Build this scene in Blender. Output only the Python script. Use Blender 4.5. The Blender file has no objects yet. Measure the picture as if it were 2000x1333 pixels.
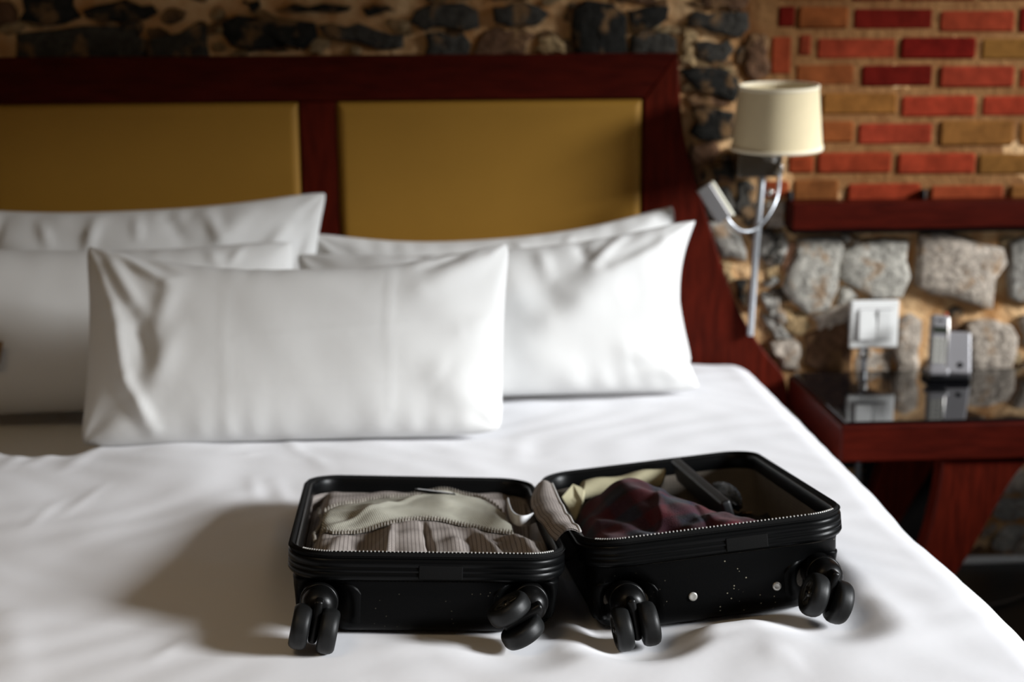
import bpy, bmesh, math, random
import numpy as np
from mathutils import Matrix, Vector

random.seed(7)
S = bpy.context.scene
COL = S.collection

# ------------------------------------------------------------------ camera, world, light, exposure
HC = 1.33
FPX = 2778.0
YAW, PIT, ROLL = math.radians(3.3), math.radians(12.3), math.radians(0.35)
fwd = np.array([math.sin(YAW) * math.cos(PIT), math.cos(YAW) * math.cos(PIT), -math.sin(PIT)])
rgt0 = np.array([math.cos(YAW), -math.sin(YAW), 0.0])
up0 = np.cross(rgt0, fwd)
rgt = math.cos(ROLL) * rgt0 - math.sin(ROLL) * up0
upv = math.cos(ROLL) * up0 + math.sin(ROLL) * rgt0
CAMP = np.array([0.0, 0.0, HC])

cd = bpy.data.cameras.new('camera')
cd.lens = 50.0
cd.sensor_width = 36.0
cd.clip_start = 0.02
cd.dof.use_dof = True
cd.dof.focus_distance = 1.76
cd.dof.aperture_fstop = 3.1
cam = bpy.data.objects.new('camera', cd)
COL.objects.link(cam)
cam.matrix_world = Matrix(((rgt[0], upv[0], -fwd[0], 0), (rgt[1], upv[1], -fwd[1], 0),
                           (rgt[2], upv[2], -fwd[2], HC), (0, 0, 0, 1)))
S.camera = cam

W = bpy.data.worlds.new('world')
S.world = W
W.use_nodes = True
bg = W.node_tree.nodes['Background']
bg.inputs[0].default_value = (0.62, 0.72, 0.85, 1)
bg.inputs[1].default_value = 0.5

WIN_X, WIN_Y0, WIN_Y1, WIN_Z0, WIN_Z1 = 2.45, -0.45, 3.05, 0.85, 2.08
ld = bpy.data.lights.new('window_daylight', 'AREA')
ld.shape = 'RECTANGLE'
ld.size, ld.size_y = 5.0, 5.0
ld.energy = 8100.0
ld.color = (0.955, 0.98, 1.0)
lo = bpy.data.objects.new('window_daylight', ld)
COL.objects.link(lo)
LDIR = Vector((0.85, -0.325, 0.365)).normalized()          # open sky seen through the window on the right
lo.location = Vector((0.0, 1.9, 0.62)) + LDIR * 20.0
lo.rotation_euler = (-LDIR).to_track_quat('-Z', 'Y').to_euler()

# added warm fill light under the ceiling, out of view, to lift the shadows
cl = bpy.data.lights.new('warm_fill', 'AREA')
cl.shape = 'DISK'
cl.size = 1.1
cl.energy = 9.0
cl.color = (1.0, 0.74, 0.44)
co = bpy.data.objects.new('warm_fill', cl)
COL.objects.link(co)
co.location = (-1.0, 0.4, 2.68)

S.view_settings.view_transform = 'Standard'
S.view_settings.look = 'None'
S.view_settings.gamma = 1.0
S.view_settings.exposure = 0.0
try:
    S.view_settings.use_curve_mapping = False
except Exception:
    pass


# ------------------------------------------------------------------ measuring helpers (photo measurements -> points in the room)
def ray(x, y):
    d = fwd * FPX + rgt * (x - 1000.0) - upv * (y - 666.5)
    return d / np.linalg.norm(d)


def onY(x, y, Y):
    d = ray(x, y)
    return CAMP + d * (Y / d[1])


def onZ(x, y, Z):
    d = ray(x, y)
    return CAMP + d * ((Z - HC) / d[2])


# ------------------------------------------------------------------ materials
def _nodes(name):
    m = bpy.data.materials.new(name)
    m.use_nodes = True
    nt = m.node_tree
    return m, nt, nt.nodes['Principled BSDF']


def ramp_mix(nt, fac, c1, c2):
    mx = nt.nodes.new('ShaderNodeMix')
    mx.data_type = 'RGBA'
    if hasattr(fac, 'is_output'):
        nt.links.new(fac, mx.inputs[0])
    else:
        mx.inputs[0].default_value = fac
    for sock, c in ((mx.inputs[6], c1), (mx.inputs[7], c2)):
        if hasattr(c, 'is_output'):
            nt.links.new(c, sock)
        else:
            sock.default_value = (*c, 1)
    return mx.outputs[2]


def noise(nt, scale, detail=4, vec=None, rough=0.55):
    n = nt.nodes.new('ShaderNodeTexNoise')
    n.inputs['Scale'].default_value = scale
    n.inputs['Detail'].default_value = detail
    n.inputs['Roughness'].default_value = rough
    if vec is not None:
        nt.links.new(vec, n.inputs['Vector'])
    return n.outputs['Fac']


def geo_pos(nt, scale=(1, 1, 1)):
    g = nt.nodes.new('ShaderNodeNewGeometry')
    mp = nt.nodes.new('ShaderNodeMapping')
    mp.inputs['Scale'].default_value = scale
    nt.links.new(g.outputs['Position'], mp.inputs['Vector'])
    return mp.outputs[0]


def mrange(nt, v, a, b, c=0.0, d=1.0):
    r = nt.nodes.new('ShaderNodeMapRange')
    r.inputs[1].default_value, r.inputs[2].default_value = a, b
    r.inputs[3].default_value, r.inputs[4].default_value = c, d
    nt.links.new(v, r.inputs[0])
    return r.outputs[0]


def math_n(nt, op, a, b=None):
    n = nt.nodes.new('ShaderNodeMath')
    n.operation = op
    for i, v in enumerate((a, b)):
        if v is None:
            continue
        if hasattr(v, 'is_output'):
            nt.links.new(v, n.inputs[i])
        else:
            n.inputs[i].default_value = v
    return n.outputs[0]


def bump(nt, bsdf, h, strength=0.3, dist=0.002):
    b = nt.nodes.new('ShaderNodeBump')
    b.inputs['Strength'].default_value = strength
    b.inputs['Distance'].default_value = dist
    nt.links.new(h, b.inputs['Height'])
    nt.links.new(b.outputs[0], bsdf.inputs['Normal'])


def mat(name, col, rough=0.5, metal=0.0, var=0.0, vscale=20.0, bmp=0.0, bscale=200.0, bdist=0.001,
        spec=0.5, stretch=(1, 1, 1), sheen=0.0, col2=None):
    m, nt, b = _nodes(name)
    b.inputs['Roughness'].default_value = rough
    b.inputs['Metallic'].default_value = metal
    b.inputs['Specular IOR Level'].default_value = spec
    if sheen:
        b.inputs['Sheen Weight'].default_value = sheen
    vec = geo_pos(nt, stretch)
    if var or col2:
        c2 = col2 if col2 else tuple(max(0, c * (1 - var)) for c in col)
        f = mrange(nt, noise(nt, vscale, 5, vec), 0.32, 0.68)
        nt.links.new(ramp_mix(nt, f, col, c2), b.inputs['Base Color'])
    else:
        b.inputs['Base Color'].default_value = (*col, 1)
    if bmp:
        bump(nt, b, noise(nt, bscale, 3, vec), bmp, bdist)
    return m


def mat_objcol(name, rough, vscale, var, bscale, bmp, bdist, col2=None, spec=0.12):
    """colour comes from each object's own colour, broken up by noise"""
    m, nt, b = _nodes(name)
    b.inputs['Roughness'].default_value = rough
    b.inputs['Specular IOR Level'].default_value = spec
    oi = nt.nodes.new('ShaderNodeObjectInfo')
    vec = geo_pos(nt)
    f = mrange(nt, noise(nt, vscale, 6, vec, 0.65), 0.3, 0.7, 0.0, 1.0)
    mul = nt.nodes.new('ShaderNodeMix')
    mul.data_type = 'RGBA'
    mul.blend_type = 'MULTIPLY'
    mul.inputs[0].default_value = 1.0
    nt.links.new(oi.outputs['Color'], mul.inputs[6])
    g = ramp_mix(nt, f, (1 + var, 1 + var, 1 + var), (1 - var, 1 - var, 1 - var))
    nt.links.new(g, mul.inputs[7])
    out = mul.outputs[2]
    if col2:
        f2 = mrange(nt, noise(nt, vscale * 0.30, 5, vec), 0.54, 0.64, 0.0, 0.70)
        out = ramp_mix(nt, f2, out, col2)
    nt.links.new(out, b.inputs['Base Color'])
    bump(nt, b, noise(nt, bscale, 6, vec, 0.65), bmp, bdist)
    return m


def mat_grid(name, c_field, c_line, cells, width, rough=0.85, bmp=0.25, bdist=0.0008, alt=None):
    """ripstop fabric: thin darker lines on the fabric's own uv (metres)"""
    m, nt, b = _nodes(name)
    b.inputs['Roughness'].default_value = rough
    b.inputs['Specular IOR Level'].default_value = 0.25
    uv = nt.nodes.new('ShaderNodeUVMap')
    sp = nt.nodes.new('ShaderNodeSeparateXYZ')
    nt.links.new(uv.outputs[0], sp.inputs[0])
    lines = []
    for i in (0, 1):
        fr = math_n(nt, 'FRACT', math_n(nt, 'MULTIPLY', sp.outputs[i], cells))
        lines.append(math_n(nt, 'LESS_THAN', fr, width))
    mx = math_n(nt, 'MAXIMUM', lines[0], lines[1])
    f = mrange(nt, noise(nt, 30, 4, geo_pos(nt)), 0.35, 0.65)
    base = ramp_mix(nt, f, c_field, alt if alt else tuple(c * 0.8 for c in c_field))
    nt.links.new(ramp_mix(nt, mx, base, c_line), b.inputs['Base Color'])
    bump(nt, b, math_n(nt, 'SUBTRACT', 1.0, mx), bmp, bdist)
    return m


def mat_wood(name, c1, c2, rough=0.32, stretch=(1, 1, 8), vscale=9):
    m, nt, b = _nodes(name)
    b.inputs['Roughness'].default_value = rough
    b.inputs['Specular IOR Level'].default_value = 0.055
    vec = geo_pos(nt, stretch)
    f = mrange(nt, noise(nt, vscale, 7, vec, 0.6), 0.3, 0.7)
    nt.links.new(ramp_mix(nt, f, c1, c2), b.inputs['Base Color'])
    bump(nt, b, noise(nt, 60, 3, vec), 0.06, 0.0006)
    return m


def mat_cloth(name, col, bmp=0.12):
    m, nt, b = _nodes(name)
    b.inputs['Base Color'].default_value = (*col, 1)
    b.inputs['Roughness'].default_value = 0.9
    b.inputs['Specular IOR Level'].default_value = 0.15
    b.inputs['Sheen Weight'].default_value = 0.08
    v = geo_pos(nt)
    h = math_n(nt, 'ADD', noise(nt, 14, 3, v), math_n(nt, 'MULTIPLY', noise(nt, 60, 2, v), 0.18))
    bump(nt, b, h, bmp, 0.008)
    return m


M = {}
M['linen'] = mat_cloth('white_cotton_duvet', (0.81, 0.81, 0.835), 0.07)
M['pillow'] = mat_cloth('white_cotton_pillow', (0.685, 0.683, 0.672), 0.14)
M['sheet'] = mat_cloth('white_cotton_sheet', (0.80, 0.79, 0.76), 0.06)
M['mahogany'] = mat_wood('mahogany_upright', (0.088, 0.0088, 0.0036), (0.034, 0.0038, 0.0018), 0.45, (9, 9, 1.2))
M['mahogany_h'] = mat_wood('mahogany_level', (0.062, 0.0062, 0.0030), (0.028, 0.003, 0.0017), 0.40, (1.2, 9, 9))
M['vinyl'] = mat('tan_vinyl', (0.30, 0.155, 0.022), 0.55, spec=0.2, var=0.06, vscale=6, bmp=0.15, bscale=700, bdist=0.0005)
M['mortar'] = mat('lime_mortar', (0.68, 0.46, 0.25), 0.95, col2=(0.42, 0.20, 0.070), vscale=15, bmp=0.9, bscale=38, bdist=0.012, spec=0.1)
M['stone'] = mat_objcol('field_stone', 0.9, 55, 0.50, 34, 1.0, 0.022, col2=(0.30, 0.17, 0.075))
M['brick'] = mat_objcol('fired_brick', 0.9, 24, 0.34, 90, 0.5, 0.003, spec=0.03)
M['plaster'] = mat('room_plaster', (0.52, 0.43, 0.32), 0.9, var=0.05, vscale=3, bmp=0.1, bscale=40)
M['ceiling'] = mat('ceiling_paint', (0.55, 0.47, 0.37), 0.9, var=0.04, vscale=3)
M['floor'] = mat('dark_floor', (0.010, 0.009, 0.009), 0.35, var=0.3, vscale=12, bmp=0.1, bscale=60)
M['base_trim'] = mat('grey_trim', (0.82, 0.84, 0.82), 0.5, var=0.08, vscale=10)
M['glass_black'] = mat('black_glass', (0.004, 0.004, 0.005), 0.03, var=0.05, vscale=4, spec=0.75)
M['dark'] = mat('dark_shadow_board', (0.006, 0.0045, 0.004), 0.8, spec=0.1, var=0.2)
M['chrome'] = mat('brushed_chrome', (0.62, 0.60, 0.57), 0.22, 1.0, var=0.06, vscale=80)
M['dark_chrome'] = mat('dark_chrome', (0.38, 0.36, 0.32), 0.22, 1.0, var=0.08, vscale=60)
M['head_grey'] = mat('grey_lamp_head', (0.26, 0.25, 0.25), 0.4, 0.6, var=0.06)
M['satin'] = mat('satin_steel', (0.50, 0.52, 0.55), 0.35, 0.85, var=0.06, vscale=60)
M['shade'] = mat('cream_lampshade', (0.72, 0.61, 0.395), 0.85, var=0.04, vscale=40, bmp=0.2, bscale=500, bdist=0.0004, spec=0.15)
M['shade_trim'] = mat('cream_binding', (0.84, 0.75, 0.56), 0.8, var=0.03)
M['white_plastic'] = mat('white_plastic', (0.80, 0.80, 0.78), 0.35, var=0.02)
M['grey_plastic'] = mat('silver_plastic', (0.30, 0.29, 0.30), 0.3, 0.25, var=0.05)
M['keys'] = mat('key_plastic', (0.42, 0.41, 0.36), 0.5, var=0.1)
M['black_plastic'] = mat('black_plastic', (0.006, 0.006, 0.007), 0.3, var=0.1)
M['lcd'] = mat('phone_screen', (0.035, 0.04, 0.03), 0.15, var=0.1)
M['iron'] = mat('black_iron', (0.012, 0.010, 0.010), 0.6, var=0.2, bmp=0.2)
M['glint_strip'] = mat('pale_glint', (0.85, 0.82, 0.66), 0.3, var=0.03)  # cream-white colour standing for a reflected glint

# suitcase
M['rim'] = mat('gloss_black_rim', (0.0020, 0.0022, 0.0024), 0.36, spec=0.15, var=0.1, bmp=0.1, bscale=260, bdist=0.0006)
M['tape'] = mat('black_zip_tape', (0.003, 0.003, 0.003), 0.8, spec=0.15, var=0.2, bmp=0.4, bscale=900, bdist=0.0006)
M['coil'] = mat('nickel_teeth', (0.85, 0.85, 0.82), 0.38, 0.5, var=0.05)
M['rubber'] = mat('wheel_rubber', (0.0085, 0.009, 0.0092), 0.48, spec=0.3, var=0.35, vscale=90, bmp=0.15, bscale=300, bdist=0.0005)
M['caster'] = mat('caster_plastic', (0.003, 0.003, 0.003), 0.36, spec=0.25, var=0.15, bmp=0.2, bscale=400, bdist=0.0004)
M['hub'] = mat('hub_plastic', (0.03, 0.03, 0.028), 0.25, spec=0.6, var=0.1)
M['stud'] = mat('steel_stud', (0.62, 0.61, 0.57), 0.35, 0.7, var=0.12, vscale=300)
M['mesh_edge'] = mat('elastic_binding', (0.30, 0.27, 0.23), 0.8, var=0.5, vscale=260)
M['ribbon'] = mat('white_ribbon', (0.75, 0.75, 0.76), 0.6, var=0.02)
M['cream'] = mat('cream_cloth', (0.42, 0.385, 0.25), 0.85, var=0.08, vscale=60, bmp=0.2, bscale=300)
M['case'] = mat('black_case', (0.008, 0.009, 0.011), 0.5, var=0.3, vscale=60, bmp=0.4, bscale=500, bdist=0.0006)
M['sparkle'] = mat('black_beads', (0.045, 0.055, 0.065), 0.22, var=0.8, vscale=420, bmp=1.0, bscale=330, bdist=0.004)
M['kraft'] = mat('brown_card', (0.22, 0.12, 0.04), 0.7, var=0.1)
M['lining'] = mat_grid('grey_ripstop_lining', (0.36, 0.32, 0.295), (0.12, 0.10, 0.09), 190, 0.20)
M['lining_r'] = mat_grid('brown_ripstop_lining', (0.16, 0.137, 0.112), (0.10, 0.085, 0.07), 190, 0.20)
M['mesh'] = mat_grid('khaki_mesh', (0.80, 0.78, 0.65), (0.10, 0.095, 0.08), 330, 0.32, bmp=0.5, bdist=0.001)


def mat_shell():
    m, nt, b = _nodes('black_shell')
    b.inputs['Roughness'].default_value = 0.42
    b.inputs['Specular IOR Level'].default_value = 0.07
    vec = geo_pos(nt)
    vo = nt.nodes.new('ShaderNodeTexVoronoi')
    vo.inputs['Scale'].default_value = 135
    nt.links.new(vec, vo.inputs['Vector'])
    sp = math_n(nt, 'LESS_THAN', vo.outputs['Distance'], 0.125)
    gate = math_n(nt, 'GREATER_THAN', noise(nt, 7, 3, vec), 0.53)
    spx = nt.nodes.new('ShaderNodeSeparateXYZ')
    nt.links.new(vec, spx.inputs[0])
    side = math_n(nt, 'GREATER_THAN', spx.outputs[0], 0.30)
    f = math_n(nt, 'MULTIPLY', math_n(nt, 'MULTIPLY', sp, gate), math_n(nt, 'ADD', math_n(nt, 'MULTIPLY', side, 0.75), 0.12))
    nt.links.new(ramp_mix(nt, f, (0.0020, 0.0021, 0.0022), (0.30, 0.27, 0.20)), b.inputs['Base Color'])
    bump(nt, b, noise(nt, 520, 2, vec), 0.25, 0.0006)
    return m


M['shell'] = mat_shell()


def mat_plaid():
    m, nt, b = _nodes('dark_plaid_wool')
    b.inputs['Roughness'].default_value = 0.95
    b.inputs['Specular IOR Level'].default_value = 0.1
    b.inputs['Sheen Weight'].default_value = 0.08
    b.inputs['Sheen Roughness'].default_value = 0.5
    uv = nt.nodes.new('ShaderNodeUVMap')
    sp = nt.nodes.new('ShaderNodeSeparateXYZ')
    nt.links.new(uv.outputs[0], sp.inputs[0])
    bands = []
    for i, ph in ((0, 0.15), (1, 0.4)):
        fr = math_n(nt, 'FRACT', math_n(nt, 'ADD', math_n(nt, 'MULTIPLY', sp.outputs[i], 13.0), ph))
        s = math_n(nt, 'ABSOLUTE', math_n(nt, 'SUBTRACT', fr, 0.5))
        bands.append(mrange(nt, s, 0.20, 0.30, 1.0, 0.0))
    red = math_n(nt, 'MULTIPLY', math_n(nt, 'ADD', bands[0], bands[1]), 0.5)
    blu = mrange(nt, noise(nt, 16, 2, uv.outputs[0]), 0.4, 0.6)
    base = ramp_mix(nt, blu, (0.018, 0.016, 0.020), (0.026, 0.028, 0.052))
    c = ramp_mix(nt, red, base, (0.082, 0.012, 0.018))
    f = mrange(nt, noise(nt, 700, 2, geo_pos(nt)), 0.3, 0.7, 0.55, 1.25)
    mul = nt.nodes.new('ShaderNodeMix')
    mul.data_type = 'RGBA'
    mul.blend_type = 'MULTIPLY'
    mul.inputs[0].default_value = 1.0
    nt.links.new(c, mul.inputs[6])
    cmb = nt.nodes.new('ShaderNodeCombineColor')
    for k in range(3):
        nt.links.new(f, cmb.inputs[k])
    nt.links.new(cmb.outputs[0], mul.inputs[7])
    nt.links.new(mul.outputs[2], b.inputs['Base Color'])
    bump(nt, b, noise(nt, 650, 3, geo_pos(nt)), 0.7, 0.0015)
    return m


M['plaid'] = mat_plaid()


# ------------------------------------------------------------------ object helpers
def tag(o, label=None, cat=None, group=None, kind=None):
    if label:
        o['label'] = label
    if cat:
        o['category'] = cat
    if group:
        o['group'] = group
    if kind:
        o['kind'] = kind
    return o


WORLD_LOC = {}


def mk(name, V, F, m, parent=None, smooth=True, uv=None, color=None):
    """one mesh object; V in room coordinates (metres)"""
    V = np.asarray(V, float)
    lo_, hi_ = V.min(0), V.max(0)
    org = np.array([(lo_[0] + hi_[0]) / 2, (lo_[1] + hi_[1]) / 2, lo_[2]])
    me = bpy.data.meshes.new(name)
    me.from_pydata((V - org).tolist(), [], [list(map(int, f)) for f in F])
    me.materials.append(m)
    if smooth:
        me.polygons.foreach_set('use_smooth', [True] * len(me.polygons))
    if uv is not None:
        ul = me.uv_layers.new(name='UVMap')
        li = np.zeros(len(me.loops), dtype=np.int32)
        me.loops.foreach_get('vertex_index', li)
        ul.data.foreach_set('uv', np.asarray(uv, np.float32)[li].ravel())
    me.update()
    o = bpy.data.objects.new(name, me)
    COL.objects.link(o)
    if parent is not None:
        o.parent = parent
        o.location = org - WORLD_LOC[parent.name]
    else:
        o.location = org
    WORLD_LOC[o.name] = org
    if color is not None:
        o.color = (*color, 1)
    return o


def empty(name, loc):
    o = bpy.data.objects.new(name, None)
    COL.objects.link(o)
    o.location = loc
    o.empty_display_size = 0.05
    WORLD_LOC[o.name] = np.array(loc, float)
    return o


def join(*parts):
    V, F, n = [], [], 0
    for v, f in parts:
        V.extend([tuple(p) for p in v])
        F.extend([[i + n for i in q] for q in f])
        n += len(v)
    return V, F


def xf(vf, mtx):
    V, F = vf
    return [tuple(mtx @ Vector(p)) for p in V], F


def box(x0, x1, y0, y1, z0, z1):
    V = [(x, y, z) for z in (z0, z1) for y in (y0, y1) for x in (x0, x1)]
    return V, [[0, 2, 3, 1], [4, 5, 7, 6], [0, 1, 5, 4], [2, 6, 7, 3], [0, 4, 6, 2], [1, 3, 7, 5]]


def rbox(x0, x1, y0, y1, z0, z1, r, seg=3):
    bm = bmesh.new()
    bmesh.ops.create_cube(bm, size=1.0)
    for v in bm.verts:
        v.co = Vector(((x0 + x1) / 2 + v.co.x * (x1 - x0), (y0 + y1) / 2 + v.co.y * (y1 - y0), (z0 + z1) / 2 + v.co.z * (z1 - z0)))
    bmesh.ops.bevel(bm, geom=bm.edges[:], offset=r, segments=seg, profile=0.5, affect='EDGES')
    bm.verts.index_update()
    V = [tuple(v.co) for v in bm.verts]
    F = [[v.index for v in f.verts] for f in bm.faces]
    bm.free()
    return V, F


def lathe(prof, n=24, cap=True):
    """profile [(r, h)] about +Z"""
    V, F = [], []
    for r, h in prof:
        for k in range(n):
            a = 2 * math.pi * k / n
            V.append((r * math.cos(a), r * math.sin(a), h))
    for i in range(len(prof) - 1):
        for k in range(n):
            a, b = i * n + k, i * n + (k + 1) % n
            F.append([a, b, b + n, a + n])
    if cap:
        F.append(list(range(n))[::-1])
        F.append([(len(prof) - 1) * n + k for k in range(n)])
    return V, F


def tube(path, r, n=10, closed=False):
    P = [np.array(p, float) for p in path]
    V, F = [], []
    N = len(P)
    ref = np.array([0.13, 0.31, 0.94])
    for i in range(N):
        a = P[(i - 1) % N] if (closed or i > 0) else P[i]
        b = P[(i + 1) % N] if (closed or i < N - 1) else P[i]
        t = (b - a) / (np.linalg.norm(b - a) + 1e-12)
        u = np.cross(t, ref)
        if np.linalg.norm(u) < 1e-3:
            u = np.cross(t, [1, 0, 0])
        u /= np.linalg.norm(u)
        w = np.cross(t, u)
        rr_ = r[i] if hasattr(r, '__len__') else r
        for k in range(n):
            an = 2 * math.pi * k / n
            V.append(tuple(P[i] + rr_ * (math.cos(an) * u + math.sin(an) * w)))
    for i in range(N if closed else N - 1):
        for k in range(n):
            a, b = i * n + k, i * n + (k + 1) % n
            c, d = ((i + 1) % N) * n + (k + 1) % n, ((i + 1) % N) * n + k
            F.append([a, b, c, d])
    if not closed:
        F.append(list(range(n))[::-1])
        F.append([(N - 1) * n + k for k in range(n)])
    return V, F


def smooth_path(pts, n=8):
    """Catmull-Rom through pts"""
    P = [np.array(p, float) for p in pts]
    P = [2 * P[0] - P[1]] + P + [2 * P[-1] - P[-2]]
    out = []
    for i in range(1, len(P) - 2):
        for k in range(n):
            t = k / n
            a, b, c, d = P[i - 1], P[i], P[i + 1], P[i + 2]
            out.append(0.5 * ((2 * b) + (c - a) * t + (2 * a - 5 * b + 4 * c - d) * t * t + (3 * b - a - 3 * c + d) * t ** 3))
    out.append(P[-2])
    return out


def prism_xz(poly, y0, y1, r=0.0):
    """outline in X-Z given thickness along Y, with an optional chamfer on the front edge (y0 = front)"""
    n = len(poly)
    c = np.mean(np.array(poly), 0)
    V, F = [], []
    rings = [(0.0, y1), (0.0, y0 + r), (r, y0)] if r > 0 else [(0.0, y1), (0.0, y0)]
    P = np.array(poly, float)
    nx = np.roll(P, -1, 0) - P
    nrm = np.stack([nx[:, 1], -nx[:, 0]], 1)
    nrm /= np.linalg.norm(nrm, axis=1)[:, None] + 1e-12
    vn = nrm + np.roll(nrm, 1, 0)
    vn /= np.linalg.norm(vn, axis=1)[:, None] + 1e-12
    area = 0.5 * np.sum(P[:, 0] * np.roll(P[:, 1], -1) - np.roll(P[:, 0], -1) * P[:, 1])
    if area < 0:
        vn = -vn
    for ins, y in rings:
        for p, q in zip(P, vn):
            V.append((p[0] - q[0] * ins, y, p[1] - q[1] * ins))
    for k in range(len(rings) - 1):
        for i in range(n):
            j = (i + 1) % n
            F.append([k * n + i, k * n + j, (k + 1) * n + j, (k + 1) * n + i])
    F.append(list(range(n)))
    F.append([(len(rings) - 1) * n + i for i in range(n)][::-1])
    return V, F


def fix_normals(o):
    bm = bmesh.new()
    bm.from_mesh(o.data)
    bmesh.ops.recalc_face_normals(bm, faces=bm.faces[:])
    bm.to_mesh(o.data)
    bm.free()
    return o


def flat(o):
    o.data.polygons.foreach_set('use_smooth', [False] * len(o.data.polygons))
    return o


def sstep(x, a, b):
    t = np.clip((np.asarray(x, float) - a) / (b - a), 0, 1)
    return t * t * (3 - 2 * t)


def rot_to(direction):
    return Vector(direction).to_track_quat('Z', 'Y').to_matrix().to_4x4()


# ================================================================== ROOM SHELL
YW = 3.36                      # mortar face of the back wall
XL, XR_, YF, ZC = -2.7, WIN_X, -1.3, 2.75
tag(mk('floor', *box(XL - .1, XR_ + .2, YF - .1, YW + .2, -0.1, 0.0), M['floor'], smooth=False), kind='structure')
tag(mk('ceiling', *box(XL - .1, XR_ + .2, YF - .1, YW + .2, ZC, ZC + .1), M['ceiling'], smooth=False), kind='structure')
tag(mk('wall_left', *box(XL - .1, XL, YF, YW, 0.0, ZC), M['plaster'], smooth=False), kind='structure')
tag(mk('wall_front', *box(XL, XR_, YF - .1, YF, 0.0, ZC), M['plaster'], smooth=False), kind='structure')
wr = join(box(XR_, XR_ + .12, YF, WIN_Y0, 0, ZC), box(XR_, XR_ + .12, WIN_Y1, YW, 0, ZC),
          box(XR_, XR_ + .12, WIN_Y0, WIN_Y1, 0, WIN_Z0), box(XR_, XR_ + .12, WIN_Y0, WIN_Y1, WIN_Z1, ZC))
tag(mk('wall_right', *wr, M['plaster'], smooth=False), kind='structure')
fr = join(box(XR_ + .03, XR_ + .08, WIN_Y0, WIN_Y0 + .05, WIN_Z0, WIN_Z1), box(XR_ + .03, XR_ + .08, WIN_Y1 - .05, WIN_Y1, WIN_Z0, WIN_Z1),
          box(XR_ + .03, XR_ + .08, WIN_Y0 + .05, WIN_Y1 - .05, WIN_Z0, WIN_Z0 + .05), box(XR_ + .03, XR_ + .08, WIN_Y0 + .05, WIN_Y1 - .05, WIN_Z1 - .05, WIN_Z1))
tag(mk('window_1', *fr, M['white_plastic'], smooth=False), kind='structure')

# mortar bed of the back wall, gently uneven
nx, nz = 150, 90
gx, gz = np.meshgrid(np.linspace(XL, XR_, nx), np.linspace(0, ZC, nz))
gy = YW + 0.003 * np.sin(gx * 11 + 2 * np.sin(gz * 7)) * np.sin(gz * 13 + 1) + 0.0018 * np.sin(gx * 31 + gz * 17)
V = np.stack([gx.ravel(), gy.ravel(), gz.ravel()], 1)
F = [[j * nx + i, j * nx + i + 1, (j + 1) * nx + i + 1, (j + 1) * nx + i] for j in range(nz - 1) for i in range(nx - 1)]
bv, bf = box(XL, XR_, YW + 0.02, YW + 0.14, 0, ZC)
wall = tag(mk('wall_back', *join((V, F), (bv, bf)), M['mortar']), kind='structure')


def stone(poly, proud, col, px=True, jit=0.010):
    proud = proud * 0.6
    Yf = YW - proud * 0.6
    P = [onY(x, y, Yf)[[0, 2]] for x, y in poly] if px else [np.array(p) for p in poly]
    # even out the outline to about a dozen corners
    out = []
    n = len(P)
    per = sum(np.linalg.norm(P[(i + 1) % n] - P[i]) for i in range(n))
    for i in range(n):
        a, b = P[i], P[(i + 1) % n]
        k = max(1, int(round(np.linalg.norm(b - a) / per * 11)))
        for q in range(k):
            t = q / k
            out.append(a + (b - a) * t + (np.array([random.uniform(-1, 1), random.uniform(-1, 1)]) * jit * (q > 0)))
    P = np.array(out)
    c = P.mean(0)
    n = len(P)
    V = []
    for sc, dy, jt in ((1.07, 0.02, 0), (1.055, -0.5 * proud, 0.25), (0.97, -0.92 * proud, 0.25), (0.6, -1.0 * proud, 0.35)):
        for p in P:
            q = c + (p - c) * sc
            V.append((q[0], YW + dy + random.uniform(-1, 1) * jt * proud, q[1]))
    V.append((c[0], YW - 1.1 * proud, c[1]))
    F = []
    for k in range(3):
        for i in range(n):
            j = (i + 1) % n
            F.append([k * n + i, k * n + j, (k + 1) * n + j, (k + 1) * n + i])
    for i in range(n):
        F.append([3 * n + i, 3 * n + (i + 1) % n, 4 * n])
    o = mk('stone', V, F, M['stone'], wall, smooth=True, color=col)
    fix_normals(o)
    return o


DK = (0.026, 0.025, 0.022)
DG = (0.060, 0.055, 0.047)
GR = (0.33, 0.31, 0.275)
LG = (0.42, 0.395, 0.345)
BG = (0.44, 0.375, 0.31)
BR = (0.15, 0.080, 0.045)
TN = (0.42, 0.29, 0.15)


def zq(pts, ox, oy, s):
    return [(ox + x / s, oy + y / s) for x, y in pts]


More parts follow.
